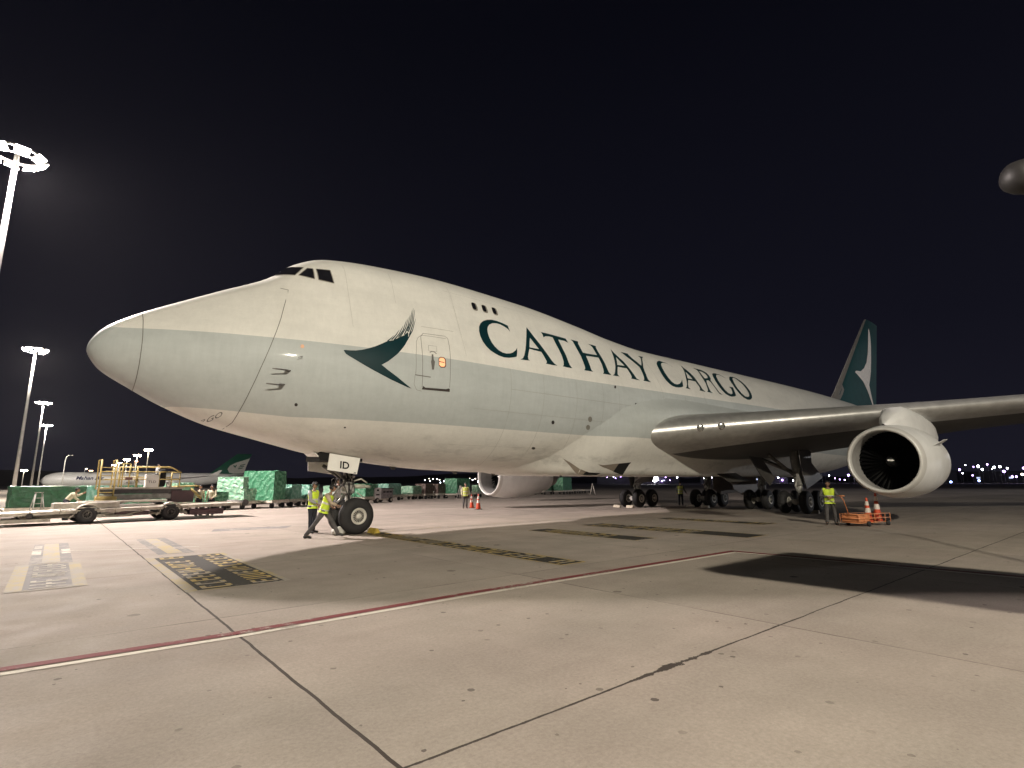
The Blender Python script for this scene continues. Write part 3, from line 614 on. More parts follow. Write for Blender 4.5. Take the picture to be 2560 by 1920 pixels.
FS=[(8.6,52.0,66.2,.09,0),(9.3,54.2,66.4,.085,0),(12,fle(12),fte(12),.085,0),(15,fle(15),fte(15),.085,0),(19.3,fle(19.3),fte(19.3),.085,0)]
mb=MB(); foil(mb,FS); fin=mb.build('tail_fin',mat('fin_green',(.004,.066,.074),.75,0,.12,1,spec=.15),AC)
mb=MB()
for s in (1,-1):
    vs=[];fs=[]
    zs=[8.7+10.6*i/20 for i in range(21)]
    for z in zs:
        c=fte(z)-fle(z); 
        for u in (0,.006,.015,.025,.035 if z>10.5 else .09): vs.append((fle(z)+c*u-.012,s*(af(u,.085)*c+.012),z))
    for j in range(20):
        for k in range(4): fs.append((j*5+k,j*5+k+1,(j+1)*5+k+1,(j+1)*5+k))
    mb.add(vs,fs,0,True)
mb.build('fin_leading_edge',mat('fin_edge',(.20,.19,.18),.6,.1,.1,2),fin)
FB=[(59.89,12.47),(60.31,12.66),(61.59,12.76),(62.88,13.29),(64.00,14.05),(64.88,15.14),(65.66,16.72),(66.27,17.96),(66.58,18.27),(66.74,17.76),(66.63,16.54),(66.02,14.69),(65.35,13.22),(64.57,12.17),(64.08,11.64),(64.35,11.07),(64.75,10.31),(65.17,9.62),(64.68,9.61),(64.02,10.18),(63.16,10.95),(61.96,11.73),(60.83,12.11)]
def fin_decal(loop,m,parent,name,s):
    tri=geometry.tessellate_polygon([[Vector((a,b,0)) for a,b in loop]]); bm=bmesh.new(); bv=[bm.verts.new((a,0,b)) for a,b in loop]
    for t in tri: bm.faces.new([bv[i] for i in t])
    for k in range(12,76): 
        for co,no in (((54+k*.25,0,0),(1,0,0)),((0,0,9+k*.2),(0,0,1))): bmesh.ops.bisect_plane(bm,geom=bm.verts[:]+bm.edges[:]+bm.faces[:],plane_co=co,plane_no=no)
    for v in bm.verts:
        z=v.co.z; c=fte(z)-fle(z); u=min(max((v.co.x-fle(z))/c,0.001),.999); v.co.y=s*(af(u,.085)*c+.02)
    me=bpy.data.meshes.new(name); bm.to_mesh(me); bm.free(); me.materials.append(m); return link(bpy.data.objects.new(name,me),parent)
for s in (-1,1): fin_decal(FB,mat('emblem_white',(.74,.66,.58),.5),fin,'tail_emblem',s)
for s in (1,-1):
    mb=MB(); foil(mb,[(s*1.0,58.2,68.4,.09,7.3),(s*11.0,67.8,70.6,.08,8.4)],'y'); mb.build('tailplane',M_wingup,AC)
# wheels: tyre mesh with a rim under it; axis along y
def wheel(parent,c,r=.622,w=.46,face=-1,detail=True,name='wheel',rim=None):
    mb=MB(); hw=w/2; o=(c[0],c[1]-hw,c[2])
    pr=[(.03,.27),(.0,.34),(.0,.44),(.03,.53),(.09,.59),(.16,.615),(w/2,.622),(w-.16,.615),(w-.09,.59),(w-.03,.53),(w,.44),(w,.34),(w-.03,.27)]
    pr=[(a,b*r/.622) for a,b in pr]; mb.lathe(pr,o,(0,1,0),44)
    for q in (.14,.19,.27,.32): 
        mb.lathe([(q,.6215*r/.622),(q+.004,.612*r/.622),(q+.014,.612*r/.622),(q+.018,.6215*r/.622)],o,(0,1,0),44)
    t=mb.build(name,M_dark,parent)
    mb=MB(); q=c[1]+face*hw; f=face
    k=r/.622
    # outer ring, dish, hub
    mb.lathe([(0,.275*k),(.02,.285*k),(.025,.27*k),(.015,.205*k),(-.03,.20*k)],(c[0],q,c[2]),(0,f,0),40,0)
    mb.lathe([(-.02,.0),(-.02,.10*k),(.03,.095*k),(.055,.07*k),(.06,0)],(c[0],q,c[2]),(0,f,0),24,0)
    ns=18 if detail else 9
    for i in range(ns):
        a=2*math.pi*i/ns; ca,sa=math.cos(a),math.sin(a); p0=Vector((c[0]+.09*k*ca,q+f*.005,c[2]+.09*k*sa)); p1=Vector((c[0]+.21*k*ca,q+f*.0,c[2]+.21*k*sa))
        mb.tube([p0,p1],[.008,.014],4)
    mb.build('rim',rim or mat('rim_paint',(.55,.53,.48),.45,.1,.08,4),t)
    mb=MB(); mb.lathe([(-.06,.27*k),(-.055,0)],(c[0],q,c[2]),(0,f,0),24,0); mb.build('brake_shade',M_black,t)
    return t
# nose gear
for s in (-1,1): wheel(AC,(7.9,s*.455,.615),.615,.44,s)
mb=MB(); mb.tube([(7.72,0,2.9),(7.75,0,1.35)],.17,18); mb.tube([(7.75,0,1.45),(7.84,0,.62)],.11,16); mb.tube([(7.9,-.5,.615),(7.9,.5,.615)],.07,12)
for z in (1.42,1.62,1.75,1.95): mb.lathe([(-.04,.17),(-.04,.225),(.04,.225),(.04,.17)],(7.74,0,z),(0,0,1),18)
mb.box((7.74,0,1.52),(.30,.46,.14)); 
ng=mb.build('nose_gear_leg',M_strut,AC)
mb=MB(); mb.tube([(7.6,-.15,1.85),(6.9,-.25,2.35)],.06,10); mb.tube([(7.6,.15,1.85),(6.9,.25,2.35)],.06,10); mb.tube([(7.62,-.2,1.9),(7.0,-.22,1.15)],.028,8); mb.tube([(7.62,.0,1.32),(7.32,0,1.0),(7.78,0,.78)],.05,8); mb.build('drag_brace',M_dull,AC)
mb=MB(); mb.tube([(7.9,-.16,1.62),(8.28,-.22,1.62)],.075,12); mb.tube([(8.2,-.22,1.62),(8.48,-.22,1.60)],.05,10); mb.tube([(7.9,.16,1.62),(8.35,.22,1.62)],.075,12); mb.tube([(7.85,-.2,1.80),(8.1,-.3,1.88),(8.35,-.25,1.74)],.03,8); mb.tube([(8.0,-.22,1.40),(8.33,-.25,1.18)],.02,8); mb.build('steering_actuator',mat('actuator_paint',(.45,.44,.38),.45,.2),AC)
mb=MB()
for i in range(7): 
    rr=random.Random(i); mb.tube([(7.6+rr.uniform(-.1,.3),-.2+rr.uniform(-.05,.05),2.1),(7.65+rr.uniform(-.2,.3),-.28,1.7),(7.75+rr.uniform(-.1,.2),-.22,1.3),(7.8,-.14,.9)],.012,6)
mb.build('hydraulic_hose',M_dark,ng)
for s in (-1,1):
    mb=MB(); ax=Vector((-.95,-.25,-.02)).normalized(); mb.lathe([(-.10,0),(-.10,.07),(0,.11),(.02,.115),(.02,.095)],(7.36,s*.34-.02,1.80),ax,20); o=mb.build('taxi_light',M_dull,AC)
    mb=MB(); mb.lathe([(.0,.095),(.006,0)],(7.36,s*.34-.02,1.80),ax,20); mb.build('lens',M_glass,o)
# nose gear doors; the near one carries the letters
def plate(mb,P,th=.03,mi=0):
    mb.prism([(p[0],p[1],p[2]) for p in P],(0,th,0),mi)
mb=MB(); plate(mb,[(6.72,-.80,2.72),(7.80,-.80,2.58),(7.68,-.86,2.03),(6.64,-.86,2.17)],.035); nd=mb.build('gear_door',M_white,AC)
V,F=text_mb('ID',.34,.008)
vs=[]
for v in V: vs.append((7.05+v[0]*1.02-(v[1])*(-.05),-.878+.0,2.235+v[1]*.98-v[0]*.11))
vs=[(a,b-(.0)+ (c-2.03)*.09,c) for a,b,c in vs]; mb=MB(); mb.add(vs,F); mb.build('door_lettering',M_black,nd)
mb=MB(); mb.box((7.60,-.87,2.075),(.07,.01,.035)); mb.build('door_latch',M_line,nd)
mb=MB(); plate(mb,[(6.55,.78,2.80),(7.75,.78,2.62),(7.70,.86,2.02),(6.62,.86,2.17)],.035); mb.build('gear_door',M_white,AC)
mb=MB(); mb.prism([(6.25,-.55,2.76),(6.32,.55,2.76),(6.62,.5,2.50),(6.56,-.5,2.50)],(0.03,0,.02)); mb.build('gear_door',M_white,AC)
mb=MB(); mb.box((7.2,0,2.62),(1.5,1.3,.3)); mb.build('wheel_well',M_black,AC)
# main gear
def bogie(gx,gy,tilt=0):
    for dx in (-.735,.735):
        for s in (-1,1): wheel(AC,(gx+dx,gy+s*.56,.615),.615,.42,-1 if gy<=0 or s<0 else -1,False)
    mb=MB(); mb.tube([(gx-.85,gy,.62),(gx+.85,gy,.62)],.15,12)
    for dx in (-.735,.735): mb.tube([(gx+dx,gy-.6,.615),(gx+dx,gy+.6,.615)],.09,10)
    mb.tube([(gx,gy,.62),(gx-.05,gy,2.0)],.17,14); mb.tube([(gx-.05,gy,1.5),(gx-.15,gy*.98,3.6)],.24,16)
    mb.tube([(gx-.3,gy,1.1),(gx-.55,gy,1.5),(gx-.2,gy,1.9)],.06,8)
    o=mb.build('main_gear_leg',M_strut,AC)
    mb=MB(); mb.tube([(gx-.1,gy,2.2),(gx+1.9,gy*.8,3.4)],.10,10); mb.tube([(gx-.1,gy,1.9),(gx-1.7,gy*.85,3.2)],.09,10); mb.tube([(gx,gy,2.1),(gx+.1,gy*.55,3.2)],.11,10); mb.build('side_brace',M_dull,o)
for s in (-1,1): bogie(31.75,s*5.5); bogie(34.95,s*1.92)
for s in (-1,1):
    mb=MB(); plate(mb,[(31.05,s*5.95,3.7),(32.6,s*5.95,3.4),(32.55,s*5.95,2.75),(33.9,s*5.95,1.95),(32.5,s*5.95,1.55),(31.55,s*5.95,1.3),(31.2,s*5.95,2.2)],.05); mb.build('gear_door',M_wing,AC)
    mb=MB(); plate(mb,[(33.2,s*.55,2.3),(36.9,s*.55,2.3),(36.7,s*.75,1.02),(34.5,s*.75,.88),(33.5,s*.7,1.25)],.05); mb.build('gear_door',mat('door_brown',(.14,.11,.09),.6),AC)
    mb=MB(); mb.prism([(28.3,s*2.5,2.15),(29.9,s*2.75,2.2),(30.4,s*3.3,1.75),(28.4,s*3.2,1.68)],(0,s*.05,.02)); mb.build('gear_door',M_wing,AC)
# a slung sheet-metal panel under the wing near the port gear
mb=MB(); plate(mb,[(27.8,-4.7,3.05),(29.2,-4.7,3.0),(30.6,-4.7,1.9),(29.9,-4.7,1.5),(28.9,-4.7,2.1)],.04); mb.build('gear_door',M_wing,AC)
# wheel chocks (things of their own)
M_ch=mat('chock_yellow',(.50,.36,.06),.6,0,.3,6); M_chw=mat('chock_pale',(.52,.46,.36),.6,0,.3,6)
def chock(x,y,rz,label,m,group='wheel chocks'):
    mb=MB(); mb.prism([(-.13,-.28,0),(.13,-.28,0),(.03,-.28,.17),(-.03,-.28,.17)],(0,.56,0)); o=mb.build('wheel_chock',m,None,bevel=.01); o.location=(x,y,0.003); o.rotation_euler=(0,0,rz); tag(o,label,'chock',group); return o
chock(8.58,-.45,0,'yellow and brown wheel chock behind the nose wheel',M_ch)
chock(30.05,5.0,0,'pale chock before the far wing gear, inner wheel',M_chw)
chock(30.05,6.1,0,'pale chock before the far wing gear, outer wheel',M_chw)
chock(31.75,-6.1,0,'pale flat chock between the outer wheels of the near wing gear',M_chw)
chock(33.4,2.48,0,'white chock before the far body gear, outer wheel',M_white)
chock(33.4,1.36,0,'white chock before the far body gear, inner wheel',M_white)
# ------------------------------------------------------------------ ground
M_con=concrete()
mb=MB(); mb.add([(-1500,-400,0),(2500,-400,0),(2500,2600,0),(-1500,2600,0)],[(0,1,2,3)]); g_=mb.build('apron_ground',M_con); tag(g_,kind='structure')
def sheet(name,polys,m,z,label=None):
    mb=MB()
    for P in polys:
        mb.add([(a,b,z) for a,b in P],[list(t) for t in geometry.tessellate_polygon([[Vector((a,b,0)) for a,b in P]])])
    o=mb.build(name,m); tag(o,kind='structure'); return o
def rect(x0,y0,x1,y1): return [(x0,y0),(x1,y0),(x1,y1),(x0,y1)]
P_red=paint('red_line_paint',(.15,.022,.026),.30); P_white=paint('white_line_paint',(.58,.54,.47),.32); P_yel=paint('yellow_paint',(.36,.29,.155),.44); P_blk=paint('black_paint',(.020,.017,.014),.24); P_gold=paint('letter_yellow',(.44,.32,.10),.40); P_gry=paint('grey_patch',(.15,.14,.14),.36); P_lit=paint('letter_washed',(.60,.56,.48),.44)
def seg(pts,w,n=1):
    out=[]
    for a,b in zip(pts,pts[1:]):
        a=Vector((*a,0));b=Vector((*b,0)); t=(b-a).normalized(); u=Vector((-t.y,t.x,0))*w/2; out.append([((a+u).x,(a+u).y),((a-u).x,(a-u).y),((b-u).x,(b-u).y),((b+u).x,(b+u).y)])
    return out
rl=[(-80,-11.0),(-.42,-11.23),(1.55,-11.33),(5,-11.24),(13.03,-11.36)]; wl=[(-80,-11.17),(-.41,-11.40),(1.51,-11.49),(5,-11.40),(12.87,-11.52)]
sheet('red_line',seg(rl,.15)+seg([(13.03,-11.29),(13.40,-16.9),(14.5,-34)],.15),P_red,.008)
sheet('white_line',seg(wl,.105)+seg([(12.87,-11.47),(13.22,-16.9),(14.32,-34)],.105),P_white,.006)
# taxi centreline and thin lines
sheet('yellow_centreline',seg([(8.4,-.25),(12,0),(22,0),(70,0)],.14),P_yel,.007)
sheet('centreline_edging',seg([(8.4,-.25),(12,0),(22,0),(70,0)],.34),P_gry,.004)
sheet('thin_white_line',seg([(.24,.36),(1.34,-.24),(3.1,-.9)],.07),P_white,.005)
rnd=random.Random(5)
def glyph_rows(x0,x1,y0,y1,axis,rows,step,stroke,seed,skip=.08):
    """letter-like strokes: illegible at this distance in the photograph too"""
    r=random.Random(seed); out=[]
    y=y0
    H=(x1-x0)
    while y<y1-step*.6:
        kind=r.randint(0,4)
        if r.random()>skip:
            w=step*.72
            out.append(rect(x0+H*.08,y,x1-H*.08,y+stroke*.8))
            if kind in (0,2): out.append(rect(x0+H*.08,y+w-stroke,x1-H*.08,y+w))
            for q in ((.08,),(.45,),(.84,),(.08,.84),(.08,.45,.84))[kind]:
                out.append(rect(x0+H*q,y+stroke*.5,x0+H*q+stroke*.8,y+w-stroke*.3))
        y+=step
    return out
# box marking left: yellow stem with a framed block of lettering
sheet('stand_marking_ground',[rect(-.62,-6.25,.42,-2.45),rect(-.46,-2.45,.30,2.9)],P_gry,.004)
sheet('yellow_stem',[rect(-.24,-2.3,.08,2.8)],P_yel,.008)
sheet('yellow_frame',[rect(-.66,-6.3,-.44,-2.4),rect(.22,-6.3,.42,-2.5),rect(-.44,-6.33,.22,-6.24),rect(-.44,-2.50,.22,-2.42)],P_yel,.008)
sheet('washed_lettering',glyph_rows(-.40,.18,-6.1,-2.6,'y',1,.36,.10,3),P_lit,.010)  # lettering paled: floodlight sheen put into the paint colour
sheet('lamp_base_patches',[rect(-.46,-.3,-.28,.9),rect(.12,-.3,.30,.9),rect(-.44,1.4,-.28,2.2)],P_lit,.008)
# box marking two
sheet('stand_marking_black',[rect(1.78,-8.10,3.16,-3.0)],P_blk,.004)
sheet('yellow_border',[rect(1.60,-8.18,1.78,-2.92),rect(3.16,-8.14,3.26,-2.94),rect(1.78,-8.18,3.16,-8.11),rect(1.78,-2.99,3.16,-2.92)],P_yel,.006)
sheet('marking_lettering',glyph_rows(1.82,2.34,-8.0,-3.1,'y',1,.42,.11,11,.02)+glyph_rows(2.62,3.12,-8.0,-3.1,'y',1,.42,.10,17,.04),P_gold,.008)
sheet('yellow_stem',[rect(2.16,-2.2,2.5,2.5)],P_yel,.008); sheet('stem_edging',[rect(1.95,-2.3,2.75,2.7)],P_gry,.004)
# strips with lettering
def strip(x0,x1,y0,y1,seed,solid=0):
    sheet('marking_strip_black',[rect(x0,y0,x1,y1)],P_blk,.004)
    sheet('marking_strip_border',[rect(x0-.05,y0,x0,y1),rect(x1,y0,x1+.05,y1),rect(x0-.05,y0-.06,x1+.05,y0)],P_gold,.006)
    sheet('marking_strip_lettering',glyph_rows(x0+.02,x1-.02,y0+solid+.15,y1-.1,'y',1,.46,.11,seed,.06),P_gold,.007)
strip(8.2,8.88,-10.1,-.6,23); strip(13.3,14.3,-8.15,-3.3,29,1.2); strip(16.5,17.8,-10.0,-3.0,31,2.0); strip(22.0,23.1,-7.9,-2.8,37)
sheet('grey_ground_patch',[[(4.4,4.2),(7.0,4.0),(7.6,5.1),(4.7,5.3)]],P_gry,.004)
# hills and far dark land
def ridge(name,y,x0,x1,h,seed,col):
    r=random.Random(seed); mb=MB(); n=90; vs=[];fs=[]
    hh=[h*(.45+.55*abs(math.sin(i*.11+seed))*(.7+.3*math.sin(i*.37))+.06*r.random()) for i in range(n+1)]
    for i in range(n+1):
        x=x0+(x1-x0)*i/n; vs+= [(x,y-120,-.5),(x,y,hh[i]*.8),(x,y+60,hh[i]),(x,y+260,-.5)]
    for i in range(n):
        for k in range(3): fs.append((4*i+k,4*i+4+k,4*i+5+k,4*i+1+k))
    mb.add(vs,fs,0,True); o=mb.build(name,mat(name+'_m',col,.95,0,.3,.02)); tag(o,kind='structure')
ridge('hills',1500,-900,2400,34,2,(.02,.02,.018))
def ridge2():
    mb=MB(); vs=[];fs=[];n=60
    for i in range(n+1):
        y=-300+1900*i/n; h=26*(.5+.4*abs(math.sin(i*.19+1))+.1*math.sin(i*.7)); vs+=[(1500,y,-.5),(1640,y,h*.8),(1700,y,h),(1900,y,-.5)]
    for i in range(n):
        for k in range(3): fs.append((4*i+k,4*i+4+k,4*i+5+k,4*i+1+k))
    mb.add(vs,fs,0,True); o=mb.build('hills',mat('hills_m',(.02,.02,.018),.95)); tag(o,kind='structure')
ridge2()
# ------------------------------------------------------------------ floodlight masts
M_mast=mat('mast_galvanised',(.50,.50,.48),.5,.3,.1,2)
def mast(x,y,h,power,label,col=(1,.93,.80),heads=8,ring=2.0,es=60,down=.9,r0=.24,lampr=.35,aim=(14,0,0),cone=150,spill=0):
    m=empty('floodlight_mast',(x,y,0),0,label,'light mast','floodlight masts in a row beyond the nose')
    mb=MB(); mb.tube([(0,0,0),(0,0,h*.33),(0,0,h*.66),(0,0,h+.3)],[r0,r0*.8,r0*.62,r0*.45],14); mb.lathe([(0,.1),(0,.55),(.3,.5),(.32,.1)],(0,0,0),(0,0,1),14); mb.build('pole',M_mast,m)
    mb=MB(); mb.lathe([(0,ring-.06),(.1,ring-.06),(.1,ring+.06),(0,ring+.06),(0,ring-.06)],(0,0,h-.1),(0,0,1),28)
    for k in range(4):
        a=math.pi*k/2; mb.tube([(0,0,h+.1),(ring*math.cos(a),ring*math.sin(a),h-.05)],.05,6)
    mb.build('ring_frame',M_dull,m)
    for k in range(heads):
        a=2*math.pi*(k+.3)/heads; c=Vector((ring*math.cos(a),ring*math.sin(a),h-.28)); d=Vector((math.cos(a),math.sin(a),-1.0)).normalized()
        mb=MB(); u=Vector((-math.sin(a),math.cos(a),0)); w=d.cross(u)
        f=[c+u*i*.34+w*j*.26 for i,j in((-1,-1),(1,-1),(1,1),(-1,1))]; b=[c-d*.20+u*i*.20+w*j*.15 for i,j in((-1,-1),(1,-1),(1,1),(-1,1))]
        mb.hexa([*f,*b]); hd=mb.build('lamp_head',M_dull,m)
        mb=MB(); f2=[q+d*.012+(c-q)*.08 for q in f]; mb.add(f2,[(0,1,2,3)]); mb.build('lamp_glass',mat('lamp_glow_%d'%int(es),(1,.95,.85),.5,0,0,1,emit=col,es=es),hd)
    if power:
        L=bpy.data.lights.new('floodlight','SPOT'); L.energy=power; L.color=col; L.shadow_soft_size=lampr; L.spot_size=R(cone); L.spot_blend=.9
        lo=bpy.data.objects.new('floodlight',L); link(lo,m); lo.location=(0,0,h-down); lo.rotation_euler=(Vector(aim)-Vector((x,y,h))).to_track_quat('-Z','Y').to_euler()
    if spill:
        L2=bpy.data.lights.new('floodlight_spill','POINT'); L2.energy=spill; L2.color=col; L2.shadow_soft_size=.5; l2=bpy.data.objects.new('floodlight_spill',L2); link(l2,m); l2.location=(0,0,h-1.1)
    return m
mast(-3.9,20.1,20,PB_,'nearest and tallest-looking floodlight mast, cut by the left edge, blazing',(1,.88,.83),8,1.15,130,lampr=.45,cone=118,aim=AIMB,spill=26000)
mast(-4.2,77.6,20,PB_*.8,'second floodlight mast, left of the aircraft nose',(1,.90,.78),8,1.25,110,lampr=.6,aim=(10,50,0),spill=26000)
mast(-4.05,139.8,20,PB_*.8,'third floodlight mast, behind the second',(1,.91,.78),8,1.3,110,lampr=.6,aim=(20,180,0),spill=26000)
mast(-4.0,200,20,PB_*1.3,'fourth and farthest floodlight mast of the row',(1,.94,.86),8,1.3,140,lampr=.6,aim=(34,290,4),spill=26000)
mast(-4.0,-40,20,PA_,'floodlight mast behind the viewer lighting the near side',(1,.915,.745),8,1.2,60,lampr=.3,aim=AIMA)
mast(168,-76,28,PD_,'floodlight mast far off to the right',(.97,.97,1),8,1.7,60,lampr=.5,aim=(40,-10,0),cone=120)
# street lamps beyond the stand
def street_lamp(x,y,h,label,arm=.0,es=90,col=(1,.86,.6),lit=True,group='street lamps beyond the far aircraft',double=True):
    m=empty('street_lamp',(x,y,0),0,label,'street lamp',group)
    mb=MB(); 
    if arm: mb.tube([(0,0,0),(0,0,h*.85),(.15,0,h*.96),(arm*.6,0,h),(arm,0,h-.05)],[.12,.09,.07,.06,.05],8)
    else: mb.tube([(0,0,0),(0,0,h)],[.13,.07],8); mb.tube([(-.4,0,h-.05),(.4,0,h-.05)],.04,6)
    mb.build('pole',M_mast,m)
    for s in ((-1,1) if (double and not arm) else (1,)):
        cx=(arm if arm else .42*s); mb=MB(); mb.box((cx,0,h-.0),(.5,.4,.16)); hd=mb.build('lamp_head',M_dull,m)
        if lit:
            mb=MB(); mb.ball((cx,-.06,h-.26),(.36,.30,.24)); mb.build('lamp_glass',mat('street_glow_%d_%d'%(es,int(col[2]*10)),(1,.9,.7),.5,0,0,1,emit=col,es=es),hd)
for (x,y,lb) in ((15.9,226,'leftmost lit street lamp above the yellow ladder'),(15.5,203,'second lit street lamp from the left above the yellow rails'),(15.0,171,'third lit street lamp, above the middle of the yellow rails'),(14.6,142,'brightest street lamp above the yellow rails'),(14.0,115.4,'tallest street lamp right of the yellow rails')):
    street_lamp(x,y,9,lb)
street_lamp(17.9,182.5,9,'small orange street lamp between the bright ones',col=(1,.42,.2),es=14,double=False)
street_lamp(1.24,156,9,'unlit curved-arm street lamp in front of the far aircraft nose',arm=1.1,lit=False)
street_lamp(-7.4,195,6.2,'lit street lamp at the foot of the left masts',es=60)
street_lamp(8.5,255,8.2,'dim street lamp above the far aircraft cabin',es=5,double=False); street_lamp(11.8,290,8.2,'dim orange street lamp behind the far aircraft',es=8,col=(1,.6,.35))
# ------------------------------------------------------------------ people
M_skin=mat('skin',(.30,.17,.11),.55,0,.05,8); M_hair=mat('black_hair',(.015,.013,.012),.7); M_shoe=mat('black_shoe',(.015,.015,.015),.5)
M_vest=mat('hi_vis_vest',(.60,.78,.05),.6,0,.12,9,bump=.2,bscale=12); M_vest2=mat('worn_vest',(.50,.56,.12),.6,0,.15,9); M_tape=mat('reflective_tape',(.60,.60,.52),.4,0,.05,5)
M_navy=mat('dark_trousers',(.012,.014,.024),.8,0,.2,9); M_gtr=mat('grey_trousers',(.075,.07,.07),.85,0,.35,9); M_jack=mat('grey_jacket',(.10,.10,.095),.8,0,.3,9)
M_beige=mat('beige_shirt',(.45,.36,.26),.8,0,.15,9); M_shw=mat('white_shirt',(.60,.62,.62),.8,0,.12,9); M_cream=mat('cream_shirt',(.46,.43,.30),.8,0,.2,9)
def skin(name,J,chains,rad,m,parent,root,lev=2,extra=None):
    """one continuous surface grown along connected joints"""
    names=[];edges=[]
    for ch in chains:
        for q in ch:
            if q not in names: names.append(q)
        edges+=[(a,b) for a,b in zip(ch,ch[1:])]
    me=bpy.data.meshes.new('sk'); me.from_pydata([tuple(J[q]) for q in names],[(names.index(a),names.index(b)) for a,b in edges],[])
    o=bpy.data.objects.new('sk',me); sc.collection.objects.link(o); md=o.modifiers.new('s','SKIN'); md.use_smooth_shade=True
    for i,q in enumerate(names):
        v=me.skin_vertices[0].data[i]; r=rad[q]; v.radius=r if isinstance(r,tuple) else (r,r); v.use_root=(q==root)
    sb=o.modifiers.new('b','SUBSURF'); sb.levels=lev; sb.render_levels=lev
    dg=bpy.context.evaluated_depsgraph_get(); dg.update(); nm=bpy.data.meshes.new_from_object(o.evaluated_get(dg)); bpy.data.objects.remove(o)
    nm.name=name; nm.materials.clear(); nm.materials.append(m)
    for p in nm.polygons: p.use_smooth=True; p.material_index=0
    if extra:
        bm=bmesh.new(); bm.from_mesh(nm); t=bpy.data.meshes.new('x'); t.from_pydata(extra.v,[],extra.f); bm.from_mesh(t); 
        for f in bm.faces: f.smooth=True
        bm.to_mesh(nm); bm.free(); bpy.data.meshes.remove(t)
    return link(bpy.data.objects.new(name,nm),parent)
def person(loc,rz,label,pose=None,h=1.75,shirt=None,trousers=None,vest=None,hat='hair',headrot=0,bulk=1.0,short=False,vopen=False):
    p=empty('person',loc,rz,label,'person'); s=h/1.75; V=Vector
    J={'pel':V((0,0,.95)),'wst':V((0,0,1.08)),'chs':V((0,0,1.30)),'nek':V((0,0,1.47)),'hed':V((.02,0,1.55)),
       'shL':V((0,.19,1.42)),'shR':V((0,-.19,1.42)),'elL':V((-.02,.26,1.14)),'elR':V((-.02,-.26,1.14)),'wrL':V((.06,.25,.90)),'wrR':V((.06,-.25,.90)),
       'hpL':V((0,.095,.92)),'hpR':V((0,-.095,.92)),'knL':V((.02,.11,.50)),'knR':V((.02,-.11,.50)),'anL':V((-.02,.12,.09)),'anR':V((-.02,-.12,.09)),
       'toL':V((.19,.14,.035)),'toR':V((.19,-.14,.035))}
    for k,v in (pose or {}).items(): J[k]=V(v)
    for k in J: J[k]=J[k]*s
    for q in 'LR':
        d=(J['wr'+q]-J['el'+q]).normalized(); J['hd'+q]=J['wr'+q]+d*.075*s
        J['uk'+q]=J['kn'+q].lerp(J['hp'+q],.55); J['ck'+q]=J['kn'+q].lerp(J['an'+q],.3); J['ua'+q]=J['sh'+q].lerp(J['el'+q],.4)
        J['he'+q]=J['an'+q]+V((-.06,0,-.055))*s
    Rd={'pel':.145,'wst':.125,'chs':.15,'nek':.058,'hed':.06,'sh':.066,'ua':.052,'el':.042,'wr':.030,'hd':(.022,.042),'hp':.095,'uk':.085,'kn':.060,'ck':.056,'an':.040,'to':.034,'he':.036}
    rad={}
    for k in J: rad[k]=Rd.get(k,Rd.get(k[:2]));rad[k]=tuple(q*s*bulk for q in rad[k]) if isinstance(rad[k],tuple) else rad[k]*s
    # head, fingers as part of the same body mesh
    ex=MB(); hc=J['hed']+V((.015,0,.105))*s; hr=Matrix.Translation(hc)@Matrix.Rotation(headrot,4,'Z')
    hb=MB(); hb.ball((0,0,0),(.092*s,.076*s,.118*s),16,12)
    for v in hb.v: pass
    hb.v=[(x+ (.010 if z<-.02 and x>0 else 0),y*(1-.22*max(0,-z/.118)),z) for x,y,z in hb.v]
    ex.add([hr@V(v) for v in hb.v],hb.f)
    nb=MB(); nb.ball((.095*s,0,-.015*s),(.022*s,.013*s,.024*s),8,6); nb.ball((.082*s,0,-.062*s),(.014*s,.024*s,.008*s),8,6)
    for q in (1,-1): nb.ball((-.002,q*.078*s,-.005),(.018*s,.010*s,.03*s),8,6)
    ex.add([hr@V(v) for v in nb.v],nb.f)
    for q,sg in (('L',1),('R',-1)):
        d=(J['wr'+q]-J['el'+q]).normalized(); side_=d.cross(V((0,1,0)) if abs(d.y)<.8 else V((1,0,0))).normalized(); nrm=d.cross(side_).normalized()
        for k,(o_,L) in enumerate(((-.030,.072),(-.010,.082),(.010,.076),(.030,.060))):
            b0=J['hd'+q]+side_*o_*s; b1=b0+d*L*.55*s+nrm*.006; b2=b1+d*L*.35*s+nrm*.022*s*sg; fm=MB(); fm.tube([b0,b1,b2],[.0095*s,.0085*s,.007*s],6); ex.add(fm.v,fm.f)
        b0=J['wr'+q]+d*.02*s-side_*.03*s; fm=MB(); fm.tube([b0,b0-side_*.03*s+d*.035*s,b0-side_*.035*s+d*.07*s],[.012*s,.010*s,.008*s],6); ex.add(fm.v,fm.f)
    chains=[['pel','wst','chs','nek','hed'],['chs','shL','uaL','elL','wrL','hdL'],['chs','shR','uaR','elR','wrR','hdR'],['pel','hpL','ukL','knL','ckL','anL','toL'],['pel','hpR','ukR','knR','ckR','anR','toR'],['anL','heL'],['anR','heR']]
    body=skin('body',J,chains,{k:(tuple(q*.9 for q in v) if isinstance(v,tuple) else v*.88) for k,v in rad.items()},M_skin,p,'pel',2,ex)
    up_=lambda f,keys:{k:(tuple(q*f for q in rad[k]) if isinstance(rad[k],tuple) else rad[k]*f) for k in keys}
    # eyes
    eb=MB(); 
    for q in (1,-1): eb.ball(tuple(hr@V((.083*s,q*.030*s,.012*s))),.010*s,8,6)
    eb.build('eyes',mat('eye_dark',(.03,.025,.02),.3),body)
    lat=(J['shL']-J['shR']).normalized()
